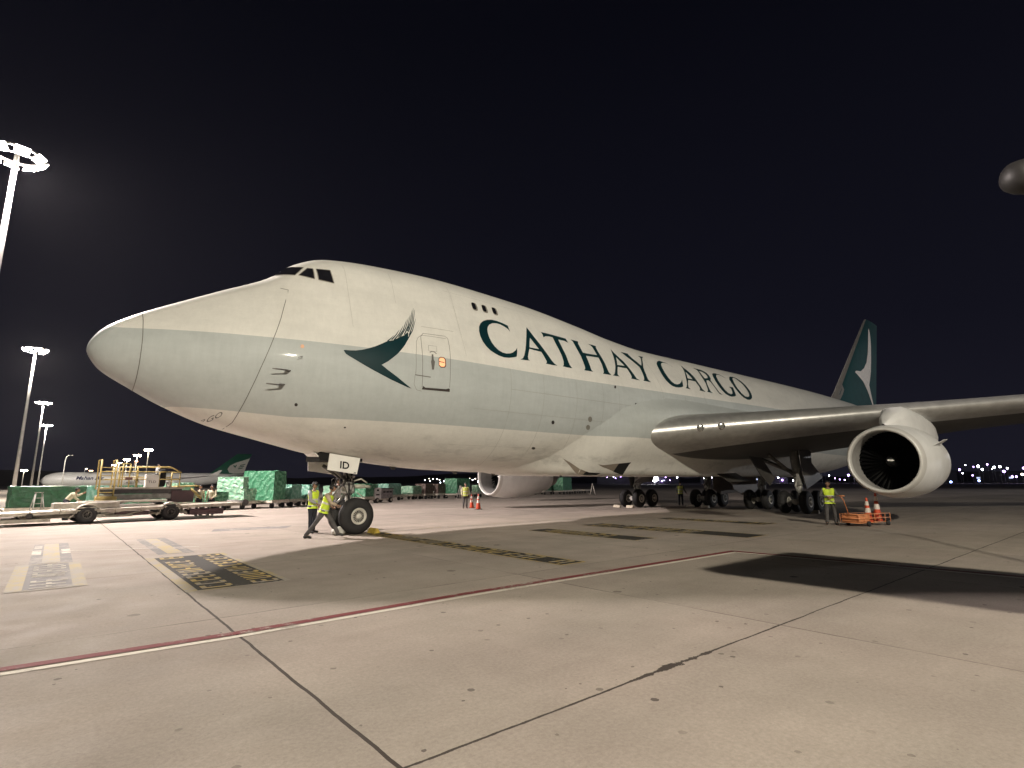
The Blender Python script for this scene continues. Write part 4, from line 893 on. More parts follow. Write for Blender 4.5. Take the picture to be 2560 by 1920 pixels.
    def torso(mb,prof,k):
        """elliptical rings along the spine; prof (joint a, joint b, t, depth, width)"""
        P=[]; n=20
        for a,b,t,dx,dy in prof: P.append((J[a].lerp(J[b],t),dx*s*k*bulk,dy*s*k*bulk))
        base=len(mb.v)
        for i2,(c,dx,dy) in enumerate(P):
            ax=(P[min(i2+1,len(P)-1)][0]-P[max(i2-1,0)][0]).normalized(); f=lat.cross(ax).normalized()
            for q in range(n):
                an=2*math.pi*q/n; cx_,sx_=math.cos(an),math.sin(an); p_=c+f*dx*cx_+lat*dy*math.copysign(abs(sx_)**.8,sx_); mb.v.append(tuple(p_))
        for i2 in range(len(P)-1):
            for q in range(n): mb.f.append([base+i2*n+q,base+i2*n+(q+1)%n,base+(i2+1)*n+(q+1)%n,base+(i2+1)*n+q]); mb.m.append(0); mb.sm.append(True)
    TP=[('pel','wst',-.35,.128,.168),('pel','wst',.3,.125,.162),('wst','chs',0,.118,.152),('wst','chs',.5,.13,.168),('chs','nek',0,.14,.185),('chs','nek',.35,.135,.195),('chs','nek',.62,.115,.185),('chs','nek',.80,.095,.140),('chs','nek',.93,.078,.082)]
    if shirt:
        mb=MB(); torso(mb,TP,1.0)
        for q in 'LR':
            a=J['sh'+q]; e_=J['el'+q]; w2=J['wr'+q].lerp(e_,.12)
            pts=[a.lerp(J['chs'],.35),a,a.lerp(e_,.35),a.lerp(e_,.75),e_]; rr=[.075,.078,.068,.060,.056]
            if not short: pts+=[e_.lerp(w2,.4),e_.lerp(w2,.9),w2]; rr+=[.055,.045,.043]
            mb.tube(pts,[r_*s for r_ in rr],12)
        mb.build('shirt',shirt,p)
    if trousers:
        mb=MB(); torso(mb,[('pel','wst',-.85,.06,.05),('pel','wst',-.75,.120,.155),('pel','wst',-.3,.135,.175),('pel','wst',.25,.130,.168),('pel','wst',.6,.122,.160),('pel','wst',.62,.08,.1)],1.0)
        for q in 'LR':
            h_=J['hp'+q]; k_=J['kn'+q]; a_=J['an'+q]; f_=a_+V((0,0,-.015))*s
            pts=[h_+V((0,0,.02)),h_.lerp(k_,.25),h_.lerp(k_,.6),h_.lerp(k_,.92),k_.lerp(a_,.08),k_.lerp(a_,.35),k_.lerp(a_,.75),f_]; mb.tube(pts,[r_*s for r_ in (.105,.100,.082,.070,.068,.068,.062,.064)],14)
        mb.build('trousers',trousers,p)
    ks=['heL','anL','toL','heR','anR','toR']; r=up_(1.25,ks)
    for q in 'LR':
        J2=dict(J); J2['an'+q]=J['an'+q]+V((0,0,-.02)); skin('shoe',J2,[['he'+q,'an'+q,'to'+q]],{'he'+q:.045*s,'an'+q:.052*s,'to'+q:.042*s},M_shoe,p,'an'+q)
    if vest:
        mb=MB(); torso(mb,[('pel','wst',-.75,.150,.192)]+TP[:7]+[('chs','nek',.78,.102,.150)],1.13)
        for q in 'LR':
            a=J['sh'+q]; mb.tube([a.lerp(J['chs'],.45)+V((0,0,.02))*s,a.lerp(J['el'+q],.10)+V((0,0,.008))*s],[.09*s,.088*s],12,cap=False)
        v=mb.build('vest',vest,p)
        mb=MB()
        for (a,b,t,dx,dy) in (('pel','wst',.0,.127,.166),('wst','chs',.35,.126,.162)):
            torso(mb,[(a,b,t-.14,dx,dy),(a,b,t+.14,dx,dy)],1.17)
        mb.build('reflective_band',M_tape,v)
    if hat:
        hm=MB(); hm.ball((-.012*s,0,.030*s),(.099*s,.086*s,.100*s),16,10)
        hm.v=[(x,y,max(z,-.03 if x<-.01 else .045)) for x,y,z in hm.v]
        if hat in('cap','headset'): hm.tube([(.07*s,0,.055*s),(.15*s,0,.045*s)],[.055*s,.045*s],8)
        hh=MB(); hh.add([hr@V(v) for v in hm.v],hm.f,0,True)
        if hat=='headset':
            hh2=MB()
            pts=[(.0,.098*math.cos(a)*s,.125*math.sin(a)*s+.0) for a in [math.pi*i/10 for i in range(11)]]; hh2.tube(pts,.010*s,6); hh2.ball((0,.09*s,-.005),(.035*s,.028*s,.045*s)); hh2.ball((0,-.09*s,-.005),(.035*s,.028*s,.045*s))
            h3=MB(); h3.add([hr@V(v) for v in hh2.v],hh2.f,0,True); h3.build('headset',M_shoe,body)
        hh.build('cap' if hat!='hair' else 'hair',M_hair,body)
    return p
def toward(x,y): return math.atan2(CP.y-y,CP.x-x)
person((6.93,1.05,0),toward(6.9,1.05)+.9,'person in yellow vest and navy trousers standing behind the striding one by the nose wheel',{'elR':(.10,-.25,1.14),'wrR':(.26,-.12,1.02),'anR':(.05,-.13,.09),'toR':(.25,-.18,.035)},1.76,M_jack if False else mat('grey_shirt',(.32,.33,.34),.8),M_navy,M_vest,'headset',-.3)
# striding worker, walking toward the nose wheel
person((6.58,-.9,0),math.atan2(-.62,.78)+.0+.15,'person in bright yellow vest striding toward the nose wheel in grey trousers',
 {'pel':(.02,0,.90),'wst':(.06,0,1.03),'chs':(.13,0,1.24),'nek':(.19,0,1.41),'hed':(.23,0,1.48),'shL':(.15,.19,1.36),'shR':(.12,-.19,1.36),'elL':(.02,.25,1.10),'wrL':(.22,.22,.98),'elR':(.25,-.25,1.12),'wrR':(.44,-.20,1.04),
  'hpL':(.02,.09,.87),'hpR':(.02,-.09,.87),'knL':(.28,.10,.50),'anL':(.47,.10,.14),'toL':(.66,.12,.06),'knR':(-.20,-.10,.50),'anR':(-.50,-.10,.09),'toR':(-.30,-.12,.035)},1.74,M_beige,M_gtr,M_vest,'headset',.1)
person((8.35,2.35,0),toward(8.3,2.3)+1.2,'person in white shirt and cap with red lanyard half hidden behind the nose gear leg',{'elL':(.12,.24,1.22),'wrL':(.36,.16,1.28)},1.96,M_shw,M_navy,None,'cap',.3)
person((21.65,12.55,0),toward(21.6,12.5)+.2,'person in worn yellow vest standing between far cones and the nose wheel, seen full length',None,1.72,M_cream,M_gtr,M_vest2,'cap')
person((35.55,4.58,0),toward(35,4.6)+math.pi,'person in yellow vest under the belly between the far wing gear and body gear',{'elR':(.05,-.3,1.14),'wrR':(.08,-.42,.92)},1.74,M_jack,M_navy,M_vest2,'hair')
person((23.72,-9.85,0),toward(23.7,-9.9)+.12,'person in yellow vest and grey jacket holding the orange trolley handle under the near engine',{'elL':(-.04,.30,1.16),'elR':(-.04,-.30,1.16),'wrL':(.20,.06,1.10),'wrR':(.20,-.06,1.13),'anL':(-.02,.17,.09),'toL':(.12,.26,.035),'anR':(-.02,-.15,.09),'toR':(.18,-.20,.035),'hpL':(0,.11,.92),'knL':(.02,.15,.5),'knR':(.02,-.13,.5)},1.72,M_jack,M_gtr,M_vest,'hair',0)
person((.35,16.7,0),toward(.3,17)+1.5,'person in cream shirt bending forward before the big green load at left',{'wst':(.06,0,1.06),'chs':(.20,0,1.22),'nek':(.32,0,1.33),'hed':(.36,0,1.38),'shL':(.22,.19,1.30),'shR':(.22,-.19,1.30),'elL':(.42,.22,1.20),'wrL':(.62,.18,1.32),'elR':(.35,-.22,1.08),'wrR':(.5,-.18,.98)},1.72,M_cream,M_navy,None,'hair')
person((6.05,16.0,0),toward(6,16)+.5,'person in cream shirt at the right end of the loader, left one of two',None,1.66,M_cream,M_navy,None,'hair')
person((6.62,15.8,0),toward(6.5,16)-.4,'person in cream shirt at the right end of the loader, right one of two',{'elL':(.10,.28,1.15),'wrL':(.22,.12,1.02)},1.66,M_cream,M_navy,None,'hair')
# ------------------------------------------------------------------ cones, trolley
M_cone=mat('cone_orange',(.55,.07,.025),.6,0,.15,5); M_cw=mat('cone_band',(.66,.60,.54),.5,0,.1,5)
def cone_thing(x,y,z,label,h=.95,tilt=(0,0)):
    c=empty('traffic_cone',(x,y,z),0,label,'traffic cone'); c['group']='orange and white traffic cones'; c.rotation_euler=(tilt[0],tilt[1],0)
    mb=MB(); mb.box((0,0,.02),(.36,.36,.04)); mb.build('base',mat('cone_base',(.05,.02,.015),.8),c,bevel=.01)
    r=lambda t:.135*(1-t)+.028
    mb=MB(); mb.lathe([(.04,.16),(.06,r(.0)),(h*.5,r(.5)),(h*.985,r(.985)),(h,.02),(h,0)],(0,0,0),(0,0,1),20); b=mb.build('cone_body',M_cone,c)
    for a,d in ((.42,.60),(.70,.86)):
        mb=MB(); mb.lathe([(h*a,r(a)+.006),(h*d,r(d)+.006)],(0,0,0),(0,0,1),20); mb.build('white_band',M_cw,b)
    return c
cone_thing(22.26,12.6,0,'traffic cone nearest the far standing person, leaning slightly',.95,(0,-.06))
cone_thing(21.4,10.7,0,'traffic cone standing alone on the apron, right of the far person',1.0)
cone_thing(24.55,-10.90,.10,'shorter traffic cone inside the orange trolley',.98,(.03,-.07)); cone_thing(25.15,-11.05,.12,'taller traffic cone at the rear of the orange trolley',1.16,(0,.03))
tr=empty('trolley',(24.3,-10.72,0),math.atan2(-.22,.97),'low orange wire trolley carrying two traffic cones beside the near engine','trolley')
mo=mat('trolley_orange',(.62,.24,.10),.55,0,.15,6)
mb=MB(); L0,L1,w_,z0,z1=-.75,1.35,.36,.14,.46
for z in (z0,z0+.16,z1):
    mb.tube([(L0,-w_,z),(L1,-w_,z),(L1,w_,z),(L0,w_,z),(L0,-w_,z)],.018,6)
for x in [L0+i*(L1-L0)/6 for i in range(7)]:
    for s in (-1,1): mb.tube([(x,s*w_,z0),(x,s*w_,z1)],.014,6)
for x in [L0+i*(L1-L0)/12 for i in range(13)]: mb.tube([(x,-w_,z0),(x,w_,z0)],.010,5)
mb.build('frame',mo,tr)
mb=MB(); mb.box((-.35,0,.30),(.7,.68,.26)); mb.build('wire_box',mat('trolley_orange',(.6,.2,.1)),tr,bevel=.02)
for x in (-.2,1.1):
    for s in (-1,1): mb=MB(); mb.lathe([(-.03,0),(-.03,.10),(.03,.10),(.03,0)],(x,s*(w_+.04),.10),(0,1,0),16); mb.build('wheel',M_dark,tr)
mb=MB(); mb.tube([(L0,0,.42),(-1.02,-.02,1.0),(-1.1,.04,1.16)],.018,8); mb.tube([(-1.1,-.12,1.16),(-1.1,.2,1.16)],.02,8); mb.build('handle',mo,tr)
def bag():
    r=random.Random(4); mb=MB(); mb.ball((0,0,.12),(.26,.18,.14),14,8); mb.v=[(x+r.uniform(-.03,.03),y+r.uniform(-.03,.03),max(0.004,z+r.uniform(-.03,.04))) for x,y,z in mb.v]
    o=mb.build('crumpled_bag',mat('bag_white',(.5,.49,.45),.7,0,.25,8)); o.location=(7.35,-.35,0); tag(o,'crumpled white bag on the ground before the nose wheels','bag')
bag()
# ------------------------------------------------------------------ wrapped cargo on dollies
def wrap(name,col,lite,sc_=1.0):
    m=bpy.data.materials.new(name); m.use_nodes=True; g=NG(m); b=m.node_tree.nodes['Principled BSDF']
    c=g.n('ShaderNodeTexCoord').outputs['Object']
    w=g.n('ShaderNodeTexWave'); w.inputs['Scale'].default_value=1.1; w.inputs['Distortion'].default_value=7; w.inputs['Detail'].default_value=4; w.inputs['Detail Scale'].default_value=1.6; w.bands_direction='DIAGONAL'
    g.link(c,w.inputs['Vector'])
    n=g.noise(c,7,6,.7); f=g.math('MULTIPLY',g.rng(w.outputs['Fac'],.3,.95,.1,.8),g.rng(n,.35,.68,0,1))
    g.link(g.mix(f,col,lite),b.inputs['Base Color']); b.inputs['Roughness'].default_value=.38
    bp=g.n('ShaderNodeBump'); bp.inputs['Strength'].default_value=.7; bp.inputs['Distance'].default_value=.05; g.link(g.math('ADD',g.noise(c,5,5,.7),g.math('MULTIPLY',w.outputs['Fac'],.7)),bp.inputs['Height']); g.link(bp.outputs[0],b.inputs['Normal']); return m
M_gr=[wrap('green_wrap',(.035,.16,.08),(.20,.42,.28)),wrap('pale_green_wrap',(.17,.36,.24),(.50,.60,.48)),wrap('deep_green_wrap',(.012,.085,.035),(.03,.15,.07)),wrap('brown_wrap',(.10,.065,.055),(.16,.12,.10)),wrap('grey_cover',(.22,.21,.19),(.30,.29,.27)),wrap('mint_wrap',(.11,.30,.22),(.42,.58,.50))]
GRP='green wrapped cargo loads on dollies'
def load(x,y,yaw,wa,wb,h,z0,mi,seed,label,blocks=None,lumpy=.05):
    r=random.Random(seed); mb=MB()
    bl=blocks or [(0,0,0,wa,wb,h)]
    for (ox,oy,oz,a,b,hh) in bl:
        nx,ny,nz=7,7,6; vs=[];fs=[]
        def face(o,u,v,nu,nv):
            base=len(vs)
            for i in range(nu+1):
                for j in range(nv+1): vs.append([o[k]+u[k]*i/nu+v[k]*j/nv for k in range(3)])
            for i in range(nu):
                for j in range(nv): q=base+i*(nv+1)+j; fs.append((q,q+nv+1,q+nv+2,q+1))
        face((0,0,0),(a,0,0),(0,0,hh),nx,nz); face((0,b,0),(a,0,0),(0,0,hh),nx,nz); face((0,0,0),(0,b,0),(0,0,hh),ny,nz); face((a,0,0),(0,b,0),(0,0,hh),ny,nz); face((0,0,hh),(a,0,0),(0,b,0),nx,ny); face((0,0,0),(a,0,0),(0,b,0),nx,ny)
        jit={}
        out=[]
        for v in vs:
            k=tuple(round(q,3) for q in v)
            if k not in jit: jit[k]=[r.gauss(0,lumpy*.4) for _ in range(3)]
            out.append((v[0]+jit[k][0]+ox,v[1]+jit[k][1]+oy,max(0,v[2]+jit[k][2])+oz))
        mb.add(out,fs,0,False)
    o=mb.build('cargo_load',M_gr[mi]); o.location=(x,y,z0); o.rotation_euler=(0,0,yaw); tag(o,label,'cargo',GRP); return o
M_dol=mat('dolly_galvanised',(.52,.47,.40),.55,.2,.3,4)
def dolly(x,y,yaw,la,lb,label):
    d=empty('cargo_dolly',(x,y,0),yaw,label,'dolly','flat cargo dollies')
    mb=MB(); mb.box((la/2,lb/2,.44),(la+.15,lb+.15,.12)); 
    for i in range(5): mb.box((la*(i+.5)/5,lb/2,.52),(.06,lb,.05))
    for s in (0,1): mb.box((la/2,s*lb,.50),(la+.1,.06,.16))
    mb.tube([(-.05,lb/2,.36),(-.8,lb/2,.22)],.035,6); mb.box((la/2,lb/2,.33),(la*.8,.3,.12)); mb.build('deck',M_dol,d)
    for a in (.18,.82):
        for b in (.08,.92): w=MB(); w.lathe([(-.07,.05),(-.07,.18),(.07,.18),(.07,.05)],(la*a,lb*b,.185),(0,1,0),16); w.build('wheel',M_dark,d)
    return d
# x,y (near corner), yaw, size along, size across, height of load, material, wording
ROW=[(7.73,21.36,.64,1.5,1.9,1.22,0,'green load right behind the loader with dark side, left end of the train',None),
 (9.85,22.2,.64,1.5,2.3,1.3,1,'pale crumpled load with a narrow upper block, second in the train',[(0,0,0,1.25,2.2,.85),(.0,.12,.85,.55,2.1,.80)]),
 (11.92,22.57,.64,1.55,2.7,2.62,0,'tallest bright green wrapped block of the train',[(0,0,0,1.3,2.6,2.1),(1.28,.2,0,.35,1.8,1.85)]),
 (13.76,24.38,.64,1.25,.9,1.65,5,'mint load just right of the tallest green block',None),
 (15.5,25.5,.62,1.3,1.2,1.64,5,'mint load behind the two people at the nose wheel',None),
 (17.9,25.9,.55,1.3,1.3,1.55,1,'pale load behind the nose gear leg',None),
 (20.67,26.27,.5,1.87,1.6,1.68,0,'green load with dark side above the white tractor',None),
 (25.65,31.66,.45,2.17,1.4,1.7,5,'mint load with scratched dark side right of the white tractor',None),
 (29.36,33.3,.40,1.59,1.6,1.43,1,'low pale green load in the middle of the far row',None),
 (31.3,33.9,.40,1.5,1.4,1.66,3,'brown covered load beside the low pale green one',None),(33.2,34.3,.40,1.6,1.4,1.64,3,'brown covered load farther right of its twin',None),
 (35.14,33.38,.40,2.86,1.7,2.25,0,'tall clean green block behind the far standing person',None),
 (39.9,35.9,.40,.9,.8,1.45,1,'small rounded pale load beside the far engine inlet',None),
 (53.99,38.88,.40,3.4,1.6,1.65,0,'lower green load right of the far engine',None),(57.58,38.55,.40,3.6,1.8,2.5,0,'taller green load right of the far engine',None)]
for i,(x,y,yw,a,b,h,mi,lb,bl) in enumerate(ROW):
    z0=.55; load(x,y,yw,a,b,h-z0,z0,mi,i+3,lb,[(o1,o2,o3,q1,q2,q3) for (o1,o2,o3,q1,q2,q3) in bl] if bl and h>2 else bl)
    dolly(x-.1,y-.1,yw,a+.3,b+.2,'dolly under the '+' '.join(lb.split(',')[0].split()[:12]))
for (x,y,yw,lb) in ((43.5,37.0,.33,'empty white-edged dolly left of the far engine'),(47,38.2,.33,'empty white-edged dolly below the far engine'),(62,40.5,.33,'empty dolly at the right end of the far row'),(66,42,.33,'last empty dolly of the far row')): dolly(x,y,yw,3.0,1.6,lb)
load(-1.85,18.9,.10,3.05,2.3,1.27,.38,2,77,'wide dark green wrapped load behind the left end of the loader',None,.04)
dolly(-1.95,18.8,.10,3.3,2.4,'dolly under the wide dark green load')
load(-3.9,19.1,.10,1.55,1.8,1.02,.38,4,78,'grey covered load at the left edge of the photo',None,.03); dolly(-4.0,19.0,.10,1.75,2.0,'dolly under the grey covered load')
load(1.55,24.6,.3,1.0,1.5,1.2,.45,5,79,'pale mint load between the wide dark load and the yellow ladder',None); load(6.1,23.8,.5,1.25,1.5,1.35,.45,1,80,'pale crumpled load seen past the right end of the yellow rails',None)
load(3.6,26.5,.3,2.2,1.6,1.2,.45,0,81,'green load glimpsed through the loader frame',None)
# ------------------------------------------------------------------ the loader at left
M_ldr=mat('loader_cream',(.36,.33,.28),.55,.1,.3,3); M_ylw=mat('rail_yellow',(.38,.29,.10),.5,.1,.2,5); M_ldk=mat('loader_dark',(.05,.045,.045),.6,.2,.3,5); M_wht=mat('console_white',(.62,.60,.56),.5,0,.08,4)
ld=empty('cargo_loader',(0,13.6,0),.115,'long cream cargo loader with yellow railings and ladder, left of the nose','cargo loader')
mb=MB()
mb.hexa([(-4.5,-1.0,.36),(7.6,-1.0,.60),(7.6,1.2,.60),(-4.5,1.2,.36),(-4.5,-1.0,.50),(7.6,-1.0,.76),(7.6,1.2,.76),(-4.5,1.2,.50)]); mb.build('belt_deck',M_ldr,ld,bevel=.01)
mb=MB()
for z in (.10,.22): mb.hexa([(-4.5,-1.06,.36+z),(7.6,-1.06,.60+z),(7.6,-1.02,.60+z),(-4.5,-1.02,.36+z),(-4.5,-1.06,.40+z),(7.6,-1.06,.64+z),(7.6,-1.02,.64+z),(-4.5,-1.02,.40+z)])
for i in range(12): mb.tube([(-4+i*1.0,-1.04,.45),(-4+i*1.0,-1.04,.72)],.025,5)
mb.build('side_rail',M_ldr,ld)
mb=MB(); mb.tube([(7.7,-1.15,.74),(7.7,1.3,.74)],.12,14); mb.tube([(7.7,-1.16,.74),(7.7,-1.13,.74)],.17,16); mb.build('end_roller',M_ldk,ld)
mb=MB(); mb.box((2.4,.2,.34),(7.2,1.5,.12)); mb.box((1.7,-.95,.30),(2.0,.10,.10)); mb.box((-2.0,-.6,.22),(3.4,.9,.14)); mb.tube([(1.0,-.95,.30),(2.5,-.95,.55)],.035,6); mb.tube([(3.2,-.9,.52),(2.4,-.9,.32)],.035,6); mb.build('chassis',M_ldr,ld,bevel=.01)
mb=MB(); mb.box((5.9,-.5,.34),(1.6,.9,.28)); mb.box((2.7,-.6,.38),(1.3,.6,.18)); mb.build('tool_box',mat('box_maroon',(.07,.035,.04),.6),ld,bevel=.01)
for wx in (.95,4.25):
    for s in (-1,1):
        wheel(ld,(wx,s*.95,.40),.40,.26,s,False,rim=mat('rim_shaded',(.06,.055,.05),.6));  # loader rims in a dark copy: the shadow on them is in the paint
    mb=MB(); P=[(wx+.50*math.cos(a),-1.14,.36+.47*math.sin(a)) for a in [math.pi*(.02+.96*i/10) for i in range(11)]]
    for a,b in zip(P,P[1:]): mb.hexa([(a[0],-1.16,a[2]),(b[0],-1.16,b[2]),(b[0],-.72,b[2]),(a[0],-.72,a[2]),(a[0]*1.0,-1.16,a[2]+.05),(b[0],-1.16,b[2]+.05),(b[0],-.72,b[2]+.05),(a[0],-.72,a[2]+.05)])
    mb.tube([P[0],(P[0][0]+.18,-1.14,.30)],.04,6); mb.tube([P[-1],(P[-1][0]-.15,-1.14,.28)],.04,6); mb.build('mudguard',M_ldr,ld)
mb=MB(); mb.lathe([(-.04,0),(-.04,.12),(.04,.12),(.04,0)],(-1.0,-1.05,.42),(0,1,0),16); mb.build('guide_wheel',M_ldk,ld)
# raised platform
mb=MB(); mb.box((3.45,1.6,1.54),(3.5,1.6,.10)); mb.build('platform',M_ldr,ld,bevel=.01)
mb=MB(); mb.box((3.45,1.6,1.38),(3.4,1.5,.22)); mb.build('platform_underframe',M_ldk,ld)
mb=MB(); mb.box((3.35,.86,1.12),(3.5,.08,.26)); mb.box((3.35,1.5,1.12),(3.4,1.2,.16)); mb.build('lower_beam',mat('beam_grey',(.27,.26,.24),.5,.2,.3,4),ld,bevel=.01)
mb=MB(); 
for (a,b) in (((2.0,1.0),(4.6,1.1)),((2.0,1.9),(4.6,1.9))):
    mb.tube([(a[0],a[1],.72),(b[0],b[1],1.30)],.07,6); mb.tube([(a[0],a[1],1.30),(b[0],b[1],.72)],.07,6)
mb.build('scissor_arms',mat('beam_grey',(.27,.26,.24)),ld)
mb=MB(); mb.box((1.0,-.2,.80),(2.4,.9,.24)); mb.box((2.5,.2,.92),(3.6,.5,.10)); mb.build('hydraulic_cover',M_ldr,ld,bevel=.02)
mb=MB()
def rail(mb,pts,z0,zt,mid,r=.028,posts=None):
    for z in mid+[zt]: mb.tube([(a,b,z) for a,b in pts],r,6)
    for a,b in (posts or pts): mb.tube([(a,b,z0),(a,b,zt)],r,6)
rail(mb,[(1.75,.85),(5.0,.85),(5.0,2.35)],1.58,2.36,[1.98],posts=[(2.35,.85),(3.1,.85),(4.05,.85),(4.62,.85),(5.0,.85),(5.0,2.35)])
rail(mb,[(2.6,2.35),(5.0,2.35)],1.58,2.62,[2.1],posts=[(2.6,2.35),(3.4,2.35),(4.3,2.35)])
mb.tube([(3.05,.85,1.58),(3.05,.85,2.62),(4.5,.85,2.62),(5.05,.85,2.34)],.035,6)
mb.build('guard_rail',M_ylw,ld)
mb=MB()
for x in (1.55,2.15): mb.tube([(x,.75,.85),(x,.78,2.92)],.04,6); mb.tube([(x+.0,1.5,1.5),(x,1.5,2.92),(x,.78,2.92)],.035,6)
for k in range(9): mb.box((1.85,.76,.95+k*.20),(.60,.10,.04))
for x in (2.45,2.75): mb.tube([(x,.85,1.5),(x,.85,2.75)],.035,6)
mb.tube([(2.15,.85,2.75),(2.75,.85,2.75)],.03,6); mb.build('ladder',M_ylw,ld)
mb=MB(); mb.box((1.85,.68,.98),(.85,.35,.34)); mb.build('ladder_foot',M_ylw,ld,bevel=.03)
mb=MB(); mb.box((3.75,.98,1.90),(.58,.35,.66)); cs=mb.build('control_console',M_wht,ld,bevel=.03)
V,F=text_mb('TLD',.17); mb=MB(); mb.add([(3.56+v[0]*1.15,.79,1.80+v[1]) for v in V],F); mb.build('console_lettering',M_navy,cs)
mb=MB(); mb.box((4.28,1.3,2.05),(.30,.45,.9)); mb.build('seat',M_black,ld,bevel=.1)
mb=MB(); mb.ball((4.55,1.0,1.72),(.14,.14,.16)); mb.build('beacon_drum',M_wht,ld)
mb=MB(); mb.box((2.72,.83,2.02),(.30,.10,.16)); mb.build('lamp_box',mat('lamp_brown',(.09,.03,.02),.5),ld,bevel=.02)
mb=MB(); mb.hexa([(4.9,.8,1.55),(6.0,.8,1.60),(6.0,2.3,1.60),(4.9,2.3,1.55),(4.9,.8,1.62),(6.0,.8,1.67),(6.0,2.3,1.67),(4.9,2.3,1.62)]); mb.tube([(5.55,.8,1.5),(6.1,.8,.95)],.06,6); mb.build('front_bridge',M_ylw,ld)
mb=MB(); mb.box((5.2,1.2,1.10),(1.1,.8,.62)); mb.build('pump_unit',mat('box_maroon',(.07,.035,.04)),ld,bevel=.04)
person((3.9,15.55,1.60),toward(4,15.5)+1.2,'person in white shirt at the control console on the loader platform',{'elR':(.16,-.24,1.18),'wrR':(.38,-.16,1.12)},1.16*1.0,M_shw,M_navy,None,'hair')
# stepladders
def stepladder(x,y,h,label,rz=0,col=M_cw):
    s=empty('stepladder',(x,y,0),rz,label,'stepladder','white A-frame stepladders'); mb=MB()
    for q in (-1,1): mb.tube([(q*.28,-.30*h/1.2,0),(q*.12,0,h)],.03,6)
    for k in range(1,5): t=k/5; mb.box((0,-.30*h/1.2*(1-t),h*t),(.5*(1-t*.5),.10,.03))
    mb.build('steps',col,s); mb=MB()
    for q in (-1,1): mb.tube([(q*.28,.30*h/1.2,0),(q*.12,0,h)],.025,6)
    mb.box((0,0,h),(.32,.16,.04)); mb.build('rear_legs',col,s)
stepladder(60.2,35.1,1.55,'white stepladder at the right end of the far dollies',.6)
stepladder(-.75,17.8,1.35,'dim white stepladder before the wide dark green load',.3,mat('dim_white',(.3,.3,.27),.6))
stepladder(34.9,32.3,1.4,'white stepladder leaning near the tall clean green block',.5)
# white tractor
tk=empty('baggage_tractor',(22.3,27.6,0),.35,'small white tractor with slatted grey body beyond the nose wheel','tractor')
mb=MB(); mb.prism([(-.75,-.65,.35),(.05,-.65,.35),(.05,-.65,1.22),(-.1,-.65,1.35),(-.62,-.65,1.30),(-.75,-.65,1.15)],(0,1.3,0)); mb.build('cab',mat('tractor_white',(.70,.68,.68),.45),tk,bevel=.03)
mb=MB(); mb.box((.85,0,.80),(1.5,1.28,.85)); bd=mb.build('louvred_body',mat('louvre_grey',(.26,.24,.25),.6,.2,.3,5),tk,bevel=.02)
mb=MB(); [mb.box((.42+.42*i,-.66,.95),(.30,.03,.12)) for i in range(3)]; mb.build('louvre',M_black,bd)
mb=MB(); mb.box((.85,0,1.26),(1.6,1.36,.07)); mb.build('roof_plate',M_ldk,tk)
mb=MB(); mb.box((.3,0,.33),(2.7,1.2,.14)); mb.tube([(-1.0,0,.3),(-1.7,0,.25)],.04,6); mb.build('chassis',M_dol,tk)
mb=MB(); mb.box((-.42,-.665,1.12),(.26,.02,.16)); mb.box((-.42,-.665,.72),(.40,.02,.12)); mb.build('side_window',M_black,tk)
for x in (-.45,1.3):
    for s in (-1,1): wheel(tk,(x,s*.6,.24),.24,.2,s,False)
# ------------------------------------------------------------------ the far airliner
fa=empty('airliner',(-4.8,264,-1.95),0,'far white airliner with green tail fin and a dark airline name, beyond the loader','airliner')
def fus2(L,r):
    mb=MB(); prof=[]
    for i in range(50):
        t=i/49; x=L*t
        if x<7: q=math.sin(math.acos(1-min(1,x/7)))**.85 if x>0 else 0; zc=-.75*(1-x/7)**1.6
        elif x>L*.72: u=(x-L*.72)/(L*.28); q=max(.08,1-.92*u**1.6); zc=1.75*u**1.5
        else: q=1; zc=0
        prof.append((x,r*q,5.9+zc))
    n=28; vs=[];fs=[]
    for x,rr,zc in prof:
        for k in range(n): a=2*math.pi*k/n; vs.append((x,rr*math.cos(a),zc+rr*math.sin(a)))
    for i in range(len(prof)-1):
        for k in range(n): fs.append((i*n+k,i*n+(k+1)%n,(i+1)*n+(k+1)%n,(i+1)*n+k))
    mb.add(vs,fs,0,True); return mb
fus2(76,2.85).build('fuselage',mat('airliner_white',(.62,.60,.57),.4,0,.05,.3),fa)
mb=MB(); mb.prism([(2.6,-1.1,7.1),(4.6,-1.5,7.8),(5.6,-2.0,7.5),(5.2,-2.3,7.0),(3.0,-1.6,6.7)],(0,-.12,0)); mb.build('cockpit_window',M_glass,fa)
V,F=text_mb('Mahan Air',3.0,.10)
mb=MB(); tw=max(v[0] for v in V); mb.add([(10.9+v[0]*9.0/tw+v[1]*.2,-3.02,5.75+v[1]*.62) for v in V],F); mb.build('airline_name',mat('name_navy',(.02,.02,.07),.6),fa)
mb=MB(); foil(mb,[(8.0,58.5,72.5,.09,0),(17.9,70.2,76.8,.09,0)]); tf=mb.build('tail_fin',mat('tail_green',(.006,.065,.038),.5,0,.1,.3),fa)
def dec2(P,name,m):
    mb=MB(); mb.prism([(x,-.78,z) for x,z in P],(0,-.05,0)); return mb.build(name,m,tf)
dec2([(67.2,9.0),(66.3,10.6),(67.2,12.2),(69.6,13.6),(72.6,14.7),(75.7,15.9),(74.6,12.6),(73.7,9.5),(73.0,8.7),(69,8.5)],'tail_emblem',mat('emblem_pale',(.34,.33,.30),.5))
